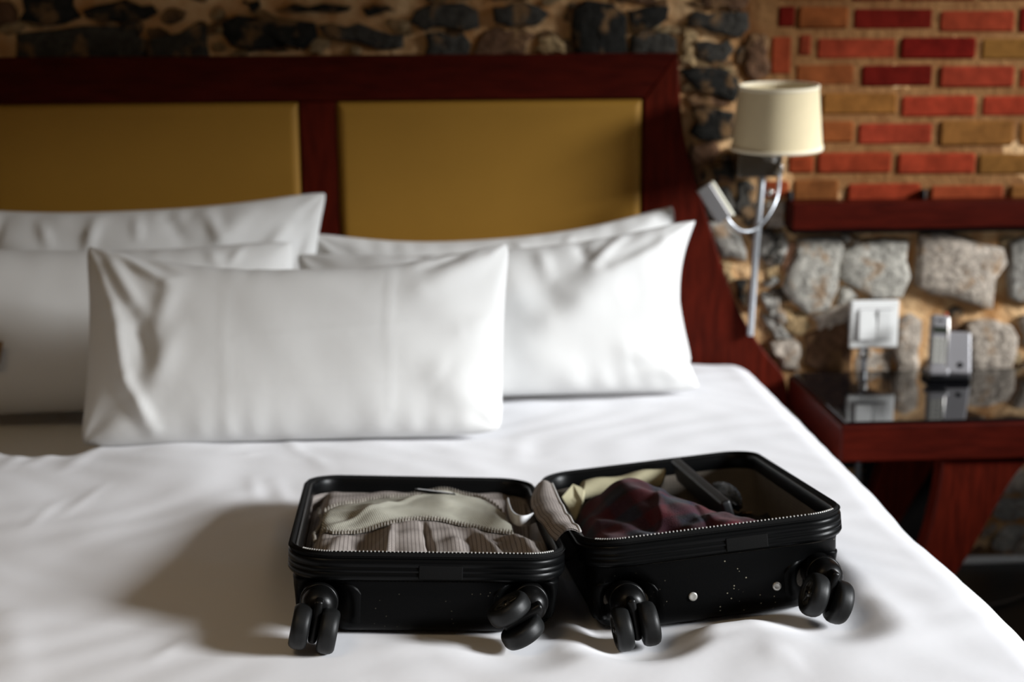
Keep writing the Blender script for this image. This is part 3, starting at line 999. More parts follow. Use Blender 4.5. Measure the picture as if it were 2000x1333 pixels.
# ================================================================== PILLOWS
def pillow(name, TL, TR, BL, BR_, tf, tb, sag, label, seed, creases=(), amp=.006, pw=3.0, ex=.50):
    rng = np.random.RandomState(seed)
    nu, nv = 110, 70
    # denser towards the seams
    u1 = 0.5 - 0.5 * np.cos(np.linspace(0, math.pi, nu))
    v1 = 0.5 - 0.5 * np.cos(np.linspace(0, math.pi, nv))
    u1 = 0.6 * u1 + 0.4 * np.linspace(0, 1, nu)
    v1 = 0.6 * v1 + 0.4 * np.linspace(0, 1, nv)
    U, Vv = np.meshgrid(u1, v1)
    TL, TR, BL, BR_ = [np.array(p, float) for p in (TL, TR, BL, BR_)]
    uu, vv = U[..., None], Vv[..., None]
    P = (BL * (1 - uu) + BR_ * uu) * (1 - vv) + (TL * (1 - uu) + TR * uu) * vv
    rv = (TR + BR_ - TL - BL); wid = np.linalg.norm(rv) / 2; rv = rv / np.linalg.norm(rv)
    uv_ = (TL + TR - BL - BR_); hgt = np.linalg.norm(uv_) / 2; uv_ = uv_ / np.linalg.norm(uv_)
    N = np.cross(rv, uv_); N /= np.linalg.norm(N)
    if N[1] > 0:
        N = -N
    su, sv = 2 * U - 1, 2 * Vv - 1
    cu, cv = 1 - np.abs(su) ** 2.4, 1 - np.abs(sv) ** 2.4
    sT, sB, sL_, sR_ = sag
    P = P + uv_ * (-sT * cu * Vv ** 3 + sB * cu * (1 - Vv) ** 3)[..., None] + rv * (sL_ * cv * (1 - U) ** 3 - sR_ * cv * U ** 3)[..., None]
    cr = (np.abs(su) ** 9 * np.abs(sv) ** 9)[..., None]
    P = P - (rv * np.sign(su)[..., None] * .013 + uv_ * np.sign(sv)[..., None] * .013) * cr
    t = ((1 - np.abs(su) ** pw) ** ex) * ((1 - np.abs(sv) ** pw) ** ex)
    wr_ = np.zeros_like(U)
    for cx, cy in ((0, 0), (1, 0), (0, 1), (1, 1)):
        dx, dy = (U - cx) * wid, (Vv - cy) * hgt
        d = np.sqrt(dx * dx + dy * dy) + 1e-6
        th = np.arctan2(np.abs(dy), np.abs(dx))
        k = rng.uniform(5, 9); ph = rng.uniform(0, 6.28)
        wr_ += np.sin(k * th + ph + 6 * d) * np.exp(-(d / .13) ** 1.5) * amp * .45
    for _ in range(9):
        kk, an, ph = rng.uniform(14, 48), rng.uniform(0, 3.14), rng.uniform(0, 6.28)
        wr_ += np.sin(kk * (math.cos(an) * U * wid + math.sin(an) * Vv * hgt) + ph + 1.8 * np.sin(6 * U + 4 * Vv + ph)) * amp * 2.6 / kk
    # short gathers along the top and bottom seams
    for sgn, vv2 in ((1, Vv), (0, 1 - Vv)):
        wr_ += amp * .45 * np.sin(U * wid * 95 + 2 * np.sin(U * 13 + seed)) * np.exp(-((1 - vv2) * hgt / .03)) * (0.4 + .6 * np.sin(U * 9 + seed) ** 2)
    for (a0, b0, a1, b1, am, w) in creases:
        wr_ += seg_ridge(U * wid, Vv * hgt, (a0 * wid, b0 * hgt), (a1 * wid, b1 * hgt), am, w)
    damp = np.clip(t * 2.2, 0, 1)
    Fr = P + N * (t * tf + wr_ * damp)[..., None]
    Bk = P - N * (t * tb)[..., None]
    Vl = [tuple(p) for p in Fr.reshape(-1, 3)]
    idx = np.arange(nu * nv).reshape(nv, nu)
    bidx = idx.copy()
    for j in range(1, nv - 1):
        for i in range(1, nu - 1):
            bidx[j, i] = len(Vl)
            Vl.append(tuple(Bk[j, i]))
    Fl = []
    for j in range(nv - 1):
        for i in range(nu - 1):
            Fl.append([idx[j, i], idx[j, i + 1], idx[j + 1, i + 1], idx[j + 1, i]])
            Fl.append([bidx[j, i], bidx[j + 1, i], bidx[j + 1, i + 1], bidx[j, i + 1]])
    o = mk(name, Vl, Fl, M['pillow'])
    fix_normals(o)
    tag(o, label, 'pillow', 'white bed pillows')
    return o


def Yp(x, y, Yv):
    return onY(x, y, Yv)


def Zp(x, y, z):
    return onZ(x, y, z)


# back pair, front pair, then the single long one in front
pillow('pillow', Yp(600, 447, 3.20), Yp(1322, 392, 3.20), (-.26, 3.13, .575), (.60, 3.13, .575), .075, .045, (.055, .02, .02, .02),
       'white pillow against the headboard at right, behind another whose corner covers it', 3,
       [(.96, .95, .80, .80, .010, .025), (.55, .95, .57, .84, .006, .010), (.70, .96, .69, .85, .006, .012)], .008, 2.5, .58)
pillow('pillow', (-1.10, 3.20, .965), Yp(645, 366, 3.20), (-1.08, 3.13, .545), (-.24, 3.13, .56), .080, .045, (.034, .02, .02, .03),
       'white pillow against the left padded panel, back one of the left pair', 5,
       [(.42, .95, .40, .75, .010, .012), (.60, .93, .64, .80, -.008, .016), (.80, .93, .72, .70, .010, .03), (.28, .93, .30, .8, .008, .012), (.93, .86, .84, .60, .013, .022), (.97, .80, .93, .55, -.010, .015), (.70, .95, .74, .80, .010, .014), (.52, .96, .53, .82, .009, .010), (.10, .95, .13, .78, .010, .014), (.18, .95, .16, .80, -.008, .012)], .010, 2.4, .60)
pillow('pillow', Yp(572, 488, 3.06), Yp(1368, 420, 3.00), Zp(600, 800, .585), Zp(1378, 768, .578), .066, .055, (.045, .012, .02, .050),
       'white pillow nearest the right edge of the bed, its corner overlapping the headboard wing', 8,
       [(.97, .96, .70, .55, .012, .035), (.93, .90, .78, .72, -.012, .02), (.80, .92, .74, .74, .012, .016), (.70, .92, .72, .80, -.008, .012),
        (.97, .06, .82, .20, .010, .03), (.93, .14, .83, .12, -.006, .012), (.92, .80, .66, .60, .012, .030), (.88, .66, .62, .42, .009, .035), (.80, .52, .55, .30, .007, .04), (.60, .92, .62, .70, .008, .016), (.50, .9, .56, .5, .005, .03)], .008, 3.2, .52)
pillow('pillow', (-1.16, 3.02, .915), Yp(576, 462, 3.02), (-1.14, 2.95, .535), Zp(590, 800, .56), .085, .05, (.028, .012, .02, .012),
       'shaded white pillow at the far left, between the front pillow and the back one', 11,
       [(.80, .97, .83, .85, .006, .012), (.88, .97, .86, .86, .005, .010)], .004)
pillow('pillow', Yp(163, 470, 2.74), Yp(1000, 464, 2.76), Zp(150, 880, .580), Zp(985, 852, .588), .085, .055, (.068, .006, .016, .010),
       'long white pillow standing in front of all the others in the middle of the bed', 14,
       [(.05, .96, .14, .62, .012, .016), (.09, .96, .20, .80, .010, .012), (.12, .97, .22, .86, -.006, .012), (.02, .9, .09, .55, .009, .018), (.22, .82, .18, .52, .011, .020), (.18, .52, .22, .80, -.003, .02),
        (.07, .62, .11, .25, .012, .016), (.11, .28, .18, .05, .014, .014), (.13, .6, .16, .36, -.010, .018), (.22, .50, .17, .22, .008, .025), (.34, .75, .345, .06, .0022, .004), (.72, .90, .73, .10, .0022, .004), (.36, .47, .95, .56, .0020, .005), (.36, .22, .9, .27, .0018, .005),
        (.95, .95, .80, .74, .010, .03), (.90, .97, .80, .88, -.008, .016), (.99, .55, .90, .50, .006, .02), (.95, .06, .84, .25, .008, .03), (.97, .25, .86, .30, .008, .03)], .007)

# brown card standing against the left pillow, mostly out of the frame
p0 = onY(6, 668, 2.86)
cv, cf = rbox(-.09, .0, -.0015, .0015, -.045, .0, .001, 1)
mt_ = Matrix.Translation(Vector(p0)) @ Matrix.Rotation(math.radians(9), 4, 'Y') @ Matrix.Rotation(math.radians(-12), 4, 'X')
tag(mk('card', *xf((cv, cf), mt_), M['kraft']), 'small brown card leaning on the shaded pillow, cut by the picture edge', 'card')

# ================================================================== NIGHTSTAND
ns = empty('nightstand', (1.22, 3.08, 0.0))
tag(ns, 'dark red wooden nightstand with black glass top and curved leg beside the bed', 'nightstand')
NX0, NX1, NY0, NY1, NZ = 0.858, 1.60, 2.845, 3.302, 0.516
mk('tabletop', *rbox(NX0, NX1, NY0, NY1, NZ - .086, NZ - .004, 0.007, 3), M['mahogany_h'], ns)
mk('glass_top', *rbox(NX0 + .012, NX1 - .012, NY0 + .006, NY1 - .004, NZ - .0035, NZ + .003, 0.0012, 1), M['glass_black'], ns)
mk('gap_shadow', *box(NX0 + .05, 1.165, NY0 + .05, NY1 - .04, NZ - .100, NZ - .0865), M['dark'], ns)  # near-black slab painting the shadow in the gap below the top


def leg_poly(dx):
    L_ = [(1842, 902), (1830, 975), (1812, 1050), (1790, 1110), (1755, 1190), (1715, 1270)]
    R_ = [(1825, 1200), (1850, 1150), (1880, 1105), (1922, 1035), (1955, 975), (1985, 928), (2010, 902)]
    P = [onY(x, y, NY0 + .02) for x, y in L_ + R_]
    zmin = min(p[2] for p in P)
    L3 = smooth_path([p[[0, 2]] for p in P[:6]], 4)
    R3 = smooth_path([p[[0, 2]] for p in P[6:]], 4)
    L3 = [q for q in L3 if q[1] > 0.0] + [np.array([L3[-1][0] - .03, 0.0])]
    R3 = [np.array([R3[0][0] - .03, 0.0])] + [q for q in R3 if q[1] > 0.004]
    return [(q[0] + dx, min(q[1], NZ - .0865)) for q in list(L3) + list(R3)]


for y0, y1 in ((NY0 + .02, NY0 + .065), (NY1 - .075, NY1 - .03)):
    fix_normals(flat(mk('leg', *prism_xz(leg_poly(0.0), y0, y1, .004), M['mahogany'], ns)))
mk('shadow_panel', *box(1.055, 1.235, NY1 - .024, NY1 - .012, .04, NZ - .0865), M['dark'], ns)  # near-black board added to stand for the shade under the table

# ================================================================== SWITCH PLATE WITH ITS CONDUIT
sw = empty('light_switch', (1.063, 3.31, 0.575))
tag(sw, 'square white double light switch on the stone wall above the nightstand', 'switch')
sx0, sx1, sz0, sz1 = 1.004, 1.121, 0.577, 0.694
mk('back_box', *rbox(sx0 + .012, sx1 - .012, 3.302, YW + .01, sz0 + .012, sz1 - .012, .004, 2), M['satin'], sw)
mk('plate', *rbox(sx0, sx1, 3.291, 3.3015, sz0, sz1, .004, 3), M['white_plastic'], sw)
mid = (sx0 + sx1) / 2 + .004
mk('surround', *rbox(sx0 + .017, sx1 - .017, 3.2895, 3.2915, sz0 + .020, sz1 - .020, .0008, 1), M['grey_plastic'], sw)
for x0, x1, tilt in ((sx0 + .019, mid - .0015, -4), (mid + .0015, sx1 - .019, 4)):
    v_, f_2 = rbox(x0, x1, -.005, .0, -.0365, .0365, .0015, 2)
    m_ = Matrix.Translation((0, 3.2890, (sz0 + sz1) / 2)) @ Matrix.Rotation(math.radians(tilt), 4, 'X')
    mk('rocker', *xf((v_, f_2), m_), M['white_plastic'], sw)
cp = [onY(1692, 672, 3.335), onY(1694, 735, 3.335)]
mk('conduit', *tube([(1.048, 3.316, sz0 + .013), (1.048, 3.316, .25), (1.048, 3.318, .035)], .009, 12), M['satin'], sw)
mk('coupling', *lathe([(.0115, .0), (.0125, .003), (.0125, .022), (.0115, .025)], 16), M['chrome'], sw).location = Vector((1.048, 3.316, .545)) - Vector(WORLD_LOC['light_switch'])

# ================================================================== CORDLESS PHONE
ph = empty('cordless_phone', (1.20, 3.21, NZ + .004))
tag(ph, 'silver cordless phone standing in its charging base on the black glass top', 'phone')
bz = NZ + .0035
mb = Matrix.Translation((1.215, 3.205, bz)) @ Matrix.Rotation(math.radians(-4), 4, 'Z')
mk('foot', *xf(rbox(-.052, .048, -.035, .045, 0, .016, .006, 2), mb), M['black_plastic'], ph)
# tall rounded rear slab of the base
slab = rbox(-.026, .052, -.007, .007, 0, .102, .0066, 3)
ms = mb @ Matrix.Translation((0, -.012, .014)) @ Matrix.Rotation(math.radians(-20), 4, 'X') @ Matrix.Rotation(math.radians(3), 4, 'Y')
bs = mk('base', *xf(slab, ms), M['grey_plastic'], ph)
mk('button', *xf(lathe([(.007, 0), (.007, .002), (.005, .003)], 14), ms @ Matrix.Translation((.026, -.0068, .022)) @ Matrix.Rotation(math.radians(90), 4, 'X')), M['black_plastic'], bs)
mk('cradle', *xf(rbox(-.056, -.006, -.045, .0, .0165, .034, .007, 3), mb), M['grey_plastic'], ph)
mh = mb @ Matrix.Translation((-.031, -.020, .024)) @ Matrix.Rotation(math.radians(-17), 4, 'X') @ Matrix.Rotation(math.radians(5), 4, 'Y')
hs = mk('handset', *xf(rbox(-.021, .021, -.010, .010, 0, .132, .008, 4), mh), M['grey_plastic'], ph)
mk('screen', *xf(rbox(-.015, .015, -.0112, -.0095, .088, .104, .0006, 1), mh), M['lcd'], hs)
mk('earpiece', *xf(rbox(-.008, .008, -.0112, -.0095, .116, .120, .0006, 1), mh), M['black_plastic'], hs)
mk('side_rail', *xf(tube([(.0185, -.008, .01), (.0195, -.0095, .07), (.0185, -.008, .125)], .0028, 8), mh), M['chrome'], hs)
for rr in range(5):
    for cc in range(3):
        mk('key', *xf(rbox(-.015 + cc * .0103, -.0065 + cc * .0103, -.0118, -.0095, .018 + rr * .0125, .027 + rr * .0125, .001, 1), mh), M['keys'], hs)
mk('antenna', *xf(rbox(.010, .019, -.004, .006, .131, .140, .003, 2), mh), mat('orange_light', (0.5, 0.09, 0.02), 0.4, var=.05), hs)

# ================================================================== WALL LAMP
lp = empty('wall_lamp', (0.778, 3.26, 0.93))
tag(lp, 'wall lamp with cream drum shade and bent reading arm beside the headboard', 'lamp')
lx, ly = 0.784, 3.185
r0, r1, z0, z1 = .1015, .0885, 1.068, 1.207
sh_v = lathe([(r0, z0), (r1, z1), (r1 - .003, z1), (r0 - .003, z0), (r0, z0)], 56, cap=False)
TILT = Matrix.Translation((lx, ly, z0)) @ Matrix.Rotation(math.radians(4.0), 4, 'X') @ Matrix.Rotation(math.radians(-.8), 4, 'Y') @ Matrix.Translation((0, 0, -z0))
shade = mk('lamp_shade', *xf(sh_v, TILT), M['shade'], lp)
for rad, zz in ((r0, z0 + .003), (r1, z1 - .002)):
    ring = lathe([(rad - .004, zz - .004), (rad + .0012, zz - .004), (rad + .0014, zz + .004), (rad - .004, zz + .004), (rad - .004, zz - .004)], 56, cap=False)
    mk('binding', *xf(ring, TILT), M['shade_trim'], shade)
mk('spider', *join(tube([(lx - r1 + .004, ly, z1 - .012), (lx + r1 - .004, ly, z1 - .012)], .0015, 6), tube([(lx, ly - r1 + .004, z1 - .0121), (lx, ly + r1 - .004, z1 - .0121)], .0015, 6)), M['chrome'], shade)
mk('socket', *xf(lathe([(.014, 1.046), (.016, 1.05), (.016, 1.10), (.012, 1.104)], 18), Matrix.Translation((lx, ly, 0))), M['chrome'], lp)
mk('bulb', *xf(lathe([(.010, 1.104), (.018, 1.125), (.024, 1.145), (.020, 1.165), (.008, 1.176)], 20), Matrix.Translation((lx, ly, 0))), M['white_plastic'], lp)
mk('wall_box', *rbox(.708, .812, 3.235, YW + .01, .998, 1.058, .004, 2), M['dark_chrome'], lp)
mk('shade_arm', *tube([(lx, 3.24, 1.044), (lx, ly, 1.044)], .009, 12), M['chrome'], lp)
mk('pole', *tube([(.771, 3.262, .999), (.762, 3.266, .83), (.756, 3.268, .62)], .0085, 14), M['satin'], lp)
kb = onY(1503, 376, 3.235)
mk('knob', *xf(lathe([(.003, -.006), (.0075, -.003), (.009, .002), (.0075, .007), (.003, .009)], 16), Matrix.Translation(Vector(kb)) @ rot_to((1, -.3, .1))), M['chrome'], lp)
gp = [onY(x, y, Yv) for x, y, Yv in ((1523, 335, 3.228), (1518, 383, 3.19), (1501, 420, 3.17), (1476, 447, 3.16), (1450, 452, 3.15), (1428, 437, 3.15), (1415, 415, 3.15))]
mk('gooseneck', *tube(smooth_path(gp, 7), .0040, 10), M['satin'], lp)
mk('arm_joint', *xf(lathe([(.007, -.008), (.0085, -.005), (.0085, .012), (.006, .016)], 16), Matrix.Translation(Vector(gp[0]))), M['chrome'], lp)
# reading head: slim rectangular lamp, cream strip painting a reflected glint on its upper right side
h0, h1 = onY(1416, 424, 3.15), onY(1378, 364, 3.15)
ax_ = (h1 - h0) / np.linalg.norm(h1 - h0)
xa = Vector((ax_[2], 0, -ax_[0]))            # across, pointing up-right
ya = Vector((0, 1, 0))
hm = Matrix((tuple(xa) + (0,), tuple(ya) + (0,), tuple(ax_) + (0,), (0, 0, 0, 1))).transposed()
hm.translation = Vector(h0)
hl = float(np.linalg.norm(h1 - h0))
rh = mk('reading_head', *xf(rbox(-.022, .012, -.012, .012, -.004, hl + .004, .004, 3), hm), M['head_grey'], lp)
mk('glint_strip', *xf(rbox(.0125, .0205, -.011, .011, -.006, hl + .002, .002, 2), hm), M['glint_strip'], rh)

# ================================================================== FLOOR CABLE
cpts = [onZ(x, y, 0.006) for x, y in ((2060, 1135), (2000, 1163), (1960, 1177), (1925, 1183), (1880, 1186), (1800, 1185))]
tag(mk('floor_cable', *tube(smooth_path(cpts, 6), .004, 8), mat('brown_cable', (0.07, 0.055, 0.045), 0.5, var=.1)), 'thin brown cable lying on the dark floor below the nightstand', 'cable')

# ================================================================== SUITCASE
case = empty('suitcase', (0.18, 1.95, 0.575))
tag(case, 'small black hard shell suitcase lying open on the white duvet', 'suitcase')


def loop_pts(nc=12, ns_long=30, ns_short=22):
    """rounded-rectangle rim: list of (x, y, nx, ny)"""
    a_, L_, r_ = WHW, LEN, RC
    out = []
    corners = [((a_ - r_, r_), -90), ((a_ - r_, L_ - r_), 0), ((-a_ + r_, L_ - r_), 90), ((-a_ + r_, r_), 180)]
    for k, ((cx, cy), a0) in enumerate(corners):
        for i in range(nc + 1):
            an = math.radians(a0 + 90 * i / nc)
            out.append((cx + r_ * math.cos(an), cy + r_ * math.sin(an), math.cos(an), math.sin(an)))
        nx_ = corners[(k + 1) % 4]
        an1 = math.radians(nx_[1])
        p, q = out[-1], (nx_[0][0] + r_ * math.cos(an1), nx_[0][1] + r_ * math.sin(an1))
        ns_ = ns_long if k % 2 == 0 else ns_short
        for i in range(1, ns_):
            t = i / ns_
            out.append((p[0] + (q[0] - p[0]) * t, p[1] + (q[1] - p[1]) * t, p[2], p[3]))
    return out


LOOP = loop_pts(12, 40, 44)


def scoop(x, y, z, casters):
    """pockets pressed into the caster end around each wheel"""
    dy = 0
    if y < .07:
        for cx, cz in casters:
            d = math.hypot((x - cx) * 1.0, (z - (cz - .012)) * .85)
            t = max(0, 1 - d / .046)
            t = t * t * (3 - 2 * t)
            dy = max(dy, .034 * min(1, t * 1.8))
    return dy


def sweep(profile, Hm, casters=(), cap_last=False, loop=LOOP):
    V, F = [], []
    n = len(loop)
    for d, z in profile:
        for x, y, nx_, ny_ in loop:
            px_, py_ = x - nx_ * d, y - ny_ * d
            if casters and z < -.03:
                py_ += scoop(px_, py_, z, casters)
            V.append(tuple(Hm @ Vector((px_, py_, z))))
    for k in range(len(profile) - 1):
        for i in range(n):
            j = (i + 1) % n
            F.append([k * n + i, k * n + j, (k + 1) * n + j, (k + 1) * n + i])
    if cap_last:
        c = len(V)
        last = np.array(V[-n:])
        V.append(tuple(last.mean(0)))
        o_ = (len(profile) - 1) * n
        for i in range(n):
            F.append([o_ + i, o_ + (i + 1) % n, c])
    return V, F


def halfcase(Hm, D, casters, deep):
    k = D
    wall_out = [(.0075, -.0395), (.009, -.046), (.0095, -.052)]
    for q in np.linspace(.058, k - .024, 10):
        wall_out.append((.0098 + .003 * (q - .058) / (k - .08), -q))
    bot = [(.0150, -k + .016), (.0195, -k + .0085), (.0265, -k + .0030), (.036, -k), (.052, -k)]
    prof = wall_out + bot
    o = mk('shell', *sweep(prof, Hm, casters, True), M['shell'], case)
    fix_normals(o)
    # inner tub
    inn = [(.009, -.010), (.0125, -.012), (.0135, -.04), (.0150, -.07), (.021, -k + .016), (.032, -k + .007), (.053, -k + .005)]
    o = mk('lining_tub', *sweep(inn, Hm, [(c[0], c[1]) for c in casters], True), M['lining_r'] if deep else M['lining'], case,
           uv=None)
    # uv for the ripstop: arc length and depth
    me = o.data
    ul = me.uv_layers.new(name='UVMap')
    nL = len(LOOP)
    arc = np.concatenate([[0], np.cumsum([math.hypot(LOOP[(i + 1) % nL][0] - LOOP[i][0], LOOP[(i + 1) % nL][1] - LOOP[i][1]) for i in range(nL - 1)])])
    uvs = []
    for d, z in inn:
        for i in range(nL):
            uvs.append((arc[i], z - d))
    uvs.append((0, 0))
    for lp_ in me.loops:
        ul.data[lp_.index].uv = uvs[lp_.vertex_index]
    # ribbed rim band below the zip
    band = [(.0095, -.0085), (.0030, -.0085), (.0006, -.0095), (.0, -.0125), (.0, -.0185), (.0008, -.0192), (.0008, -.0198), (.0, -.0205), (.0, -.0255),
            (.0008, -.0262), (.0008, -.0268), (.0, -.0275), (.0, -.0325), (.0022, -.0360), (.0065, -.0385), (.0105, -.0395)]
    mk('rim_band', *sweep(band, Hm), M['rim'], case)
    # zip tape standing up from the band
    tp = [(.0075, -.010), (.0022, -.0088), (.0014, -.0060), (.0024, -.0020), (.0040, .0000), (.0058, .0000), (.0066, -.0020), (.0085, -.0055), (.0125, -.0120)]
    mk('zip_tape', *sweep(tp, Hm), M['tape'], case)
    # inner gloss lip
    lip = [(.0090, -.0050), (.0105, -.0040), (.0125, -.0050), (.0140, -.0120), (.0150, -.0240), (.0135, -.0260)]
    mk('inner_lip', *sweep(lip, Hm), M['rim'], case)
    # zip teeth
    fine = loop_pts(26, 150, 100)
    V, F = [], []
    s = .0008
    acc, lastp = 0, None
    for (x, y, nx_, ny_) in fine + fine[:1]:
        p = np.array([x - nx_ * .0030, y - ny_ * .0030])
        if lastp is not None:
            acc += np.linalg.norm(p - lastp)
        if (lastp is None or acc >= .0031) and y < .016:
            acc = 0
            c0 = np.array([p[0], p[1], .0008])
            tn = np.array([-ny_, nx_, 0]); nn = np.array([nx_, ny_, 0]); zz = np.array([0, 0, 1.0])
            b0 = len(V)
            for dz in (-1, 1):
                for dn in (-1, 1):
                    for dt in (-1, 1):
                        V.append(tuple(Hm @ Vector(c0 + tn * dt * s + nn * dn * s * 1.2 + zz * dz * s * 1.0)))
            F += [[b0 + q for q in f] for f in box(0, 1, 0, 1, 0, 1)[1]]
        lastp = p
    t = mk('zip_teeth', V, F, M['coil'], case, smooth=False)
    tag(t, kind='stuff')
    # coil ridge just outside the teeth: a finely notched cord
    path = []
    for i, (x, y, nx_, ny_) in enumerate(fine):
        dd = .0009 if i % 2 else .0016
        path.append(Hm @ Vector((x - nx_ * dd, y - ny_ * dd, -.0045)))
    mk('zip_coil', *tube(path, .0012, 6, closed=True), M['tape'], case)
    # corner guards over the caster corners
    for side in (-1, 1):
        gv, gf = [], []
        sel = [q for q in LOOP if (q[0] * side > WHW - .098 and q[1] < .085)]
        sel.sort(key=lambda q: q[0] * side - q[1] * 0 if q[1] < .001 else 10 + q[1])
        # order along the wall from the front face round to the side
        sel = sorted(sel, key=lambda q: (math.atan2(q[1] - .10, (q[0] * side - (WHW - .10)))))
        zt = -.043 if not deep else -.062
        nrow = 22
        for i, (x, y, nx_, ny_) in enumerate(sel):
            t_in = (x * side - (WHW - .098))
            rr2 = .022
            top = zt
            if t_in < rr2:
                top = zt - (rr2 - math.sqrt(max(rr2 ** 2 - (rr2 - t_in) ** 2, 0)))
            for j in range(nrow):
                q = top + (-(k - .016) - top) * j / (nrow - 1)
                d = np.interp(-q, [-p[1] for p in prof], [p[0] for p in prof]) - .0022
                if j == 0 or i == 0 or i == len(sel) - 1:
                    d += .0030
                px_, py_ = x - nx_ * d, y - ny_ * d
                py_ += scoop(px_, py_, q, casters)
                gv.append(tuple(Hm @ Vector((px_, py_, q))))
        for i in range(len(sel) - 1):
            for j in range(nrow - 1):
                a0 = i * nrow + j
                gf.append([a0, a0 + 1, a0 + nrow + 1, a0 + nrow])
        fix_normals(mk('corner_guard', gv, gf, M['shell'], case))


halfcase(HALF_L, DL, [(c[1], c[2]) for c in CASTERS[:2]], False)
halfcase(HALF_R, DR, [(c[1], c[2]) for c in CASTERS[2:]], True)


def caster(Hm, cx, cz, sw_):
    base = Hm @ Matrix.Translation((cx, 0, cz))
    # swivel about local -Y: frame with Z axis = -Y (out of the case end)
    out = base @ Matrix(((1, 0, 0, 0), (0, 0, -1, 0), (0, 1, 0, 0), (0, 0, 0, 1)))    # x->x, y->z(up), z->-y(out)
    out = out @ Matrix.Rotation(sw_, 4, 'Z')          # trailing direction = -y of this frame
    cap = xf(lathe([(.0225, -.045), (.0225, -.004), (.0220, .006), (.0205, .014), (.0170, .020), (.011, .0235), (.0, .0245)], 32, cap=False), out)
    collar = xf(lathe([(.0245, -.010), (.0245, -.004), (.0228, -.003)], 32, cap=False), out)
    trail = -.024
    zc = .030
    fork = xf(rbox(-.0056, .0056, trail - .018, .014, .004, zc + .008, .0045, 3), out)
    axle = xf(lathe([(.0035, -.0285), (.0035, .0285)], 10), out @ Matrix.Translation((0, trail, zc)) @ Matrix.Rotation(math.pi / 2, 4, 'Y'))
    c = mk('caster', *join(cap, collar, fork, axle), M['caster'], case)
    fix_normals(c)
    for s in (-1, 1):
        ctr = out @ Matrix.Translation((s * .0170, trail, zc)) @ Matrix.Rotation(math.pi / 2 * s, 4, 'Y')
        prof = [(.0175, .0090), (.0195, .0113), (.0225, .0116), (.0255, .0102), (.0275, .0072), (WR, .0035), (WR, -.0035), (.0276, -.0072), (.0256, -.0102), (.0200, -.0112), (.006, -.0112)]
        mk('wheel', *xf(lathe(prof, 36, cap=False), ctr), M['rubber'], c)
        hub = [xf(lathe([(.0178, .0050), (.0178, .0088), (.0160, .0088), (.0145, .0060), (.0060, .0060), (.0052, .0098), (.0030, .0106), (.0, .0106)], 24, cap=False), ctr)]
        for q in range(5):
            hub.append(xf(rbox(.0045, .0155, -.0012, .0012, .0060, .0088, .0006, 1), ctr @ Matrix.Rotation(q * 2 * math.pi / 5 + .3, 4, 'Z')))
        mk('hub', *join(*hub), M['hub'], c)


for Hm, cx, cz, s_, _ in CASTERS:
    caster(Hm, cx, cz, s_)

# bright studs and dark badges on the caster end
for x, z in ((-.039, -.091), (.074, -.092)):
    m_ = HALF_R @ Matrix.Translation((x, .0115, z)) @ Matrix.Rotation(math.pi / 2, 4, 'X')
    st = mk('stud', *xf(lathe([(.0060, -.002), (.0060, .0006), (.0050, .0016), (.0030, .0012), (.0, .0012)], 20, cap=False), m_), M['stud'], case)
    st['label'] = 'round steel stud'
for Hm, x in ((HALF_L, .015), (HALF_R, .036)):
    mk('badge', *xf(rbox(x - .028, x + .028, -.0016, .004, -.0345, -.0165, .0012, 1), Hm), M['tape'], case)

# hinge strip joining the halves
rows = []
for i in range(25):
    y = .05 + (LEN - .10) * i / 24
    A = HALF_L @ Vector((WHW + .0005, y, -.020)); B = HALF_R @ Vector((-WHW - .0005, y, -.020))
    mid_ = (A + B) / 2 + Vector((0, 0, -.004))
    rows += [tuple(A), tuple(mid_), tuple(B), tuple(B + Vector((0, 0, -.003))), tuple(mid_ + Vector((0, 0, -.003))), tuple(A + Vector((0, 0, -.003)))]
F = []
for i in range(24):
    for k in range(6):
        a0, b0 = i * 6 + k, i * 6 + (k + 1) % 6
        F.append([a0, b0, b0 + 6, a0 + 6])
mk('hinge_strip', rows, F, M['tape'], case)


# ---- the packed left half: fabric divider with mesh window and gathered pocket
def Hl(x, y):
    """height of the divider cloth"""
    x, y = np.asarray(x, float), np.asarray(y, float)
    z = -.026 + .015 * np.exp(-((x - .045) / .075) ** 2 - ((y - .36) / .10) ** 2)
    z = z + .012 * np.exp(-((x + .07) / .05) ** 2 - ((y - .27) / .07) ** 2)
    z = z + .010 * np.exp(-((x - .0) / .05) ** 2 - ((y - .20) / .05) ** 2)
    z = z - .060 * np.exp(-((x - .158) / .024) ** 2 - ((y - .305) / .085) ** 2)
    z = z - .022 * np.exp(-((x + .160) / .012) ** 2)
    z = z + .0025 * np.sin(x * 70 + 3 * np.sin(y * 21)) * np.sin(y * 43)
    return z


def inside(x, y, ins):
    a_, L_ = WHW - ins, LEN
    r_ = max(RC - ins, .01)
    cx, cy = np.clip(x, -a_ + r_, a_ - r_), np.clip(y, ins + r_, L_ - ins - r_)
    d = np.hypot(x - cx, y - cy)
    k = np.where(d > r_, r_ / np.maximum(d, 1e-9), 1.0)
    return cx + (x - cx) * k, cy + (y - cy) * k


def cloth(name, xs, ys, zf, Hm, m, parent, ins=.0155, uvk=1.0):
    X, Y = np.meshgrid(xs, ys)
    X, Y = inside(X, Y, ins)
    Z = zf(X, Y)
    n_ = len(xs)
    V = [tuple(Hm @ Vector(p)) for p in zip(X.ravel(), Y.ravel(), Z.ravel())]
    F = [[j * n_ + i, j * n_ + i + 1, (j + 1) * n_ + i + 1, (j + 1) * n_ + i] for j in range(len(ys) - 1) for i in range(n_ - 1)]
    uv = np.stack([X.ravel() * uvk, Y.ravel() * uvk + Z.ravel() * .6], 1)
    return mk(name, V, F, m, parent, uv=uv)


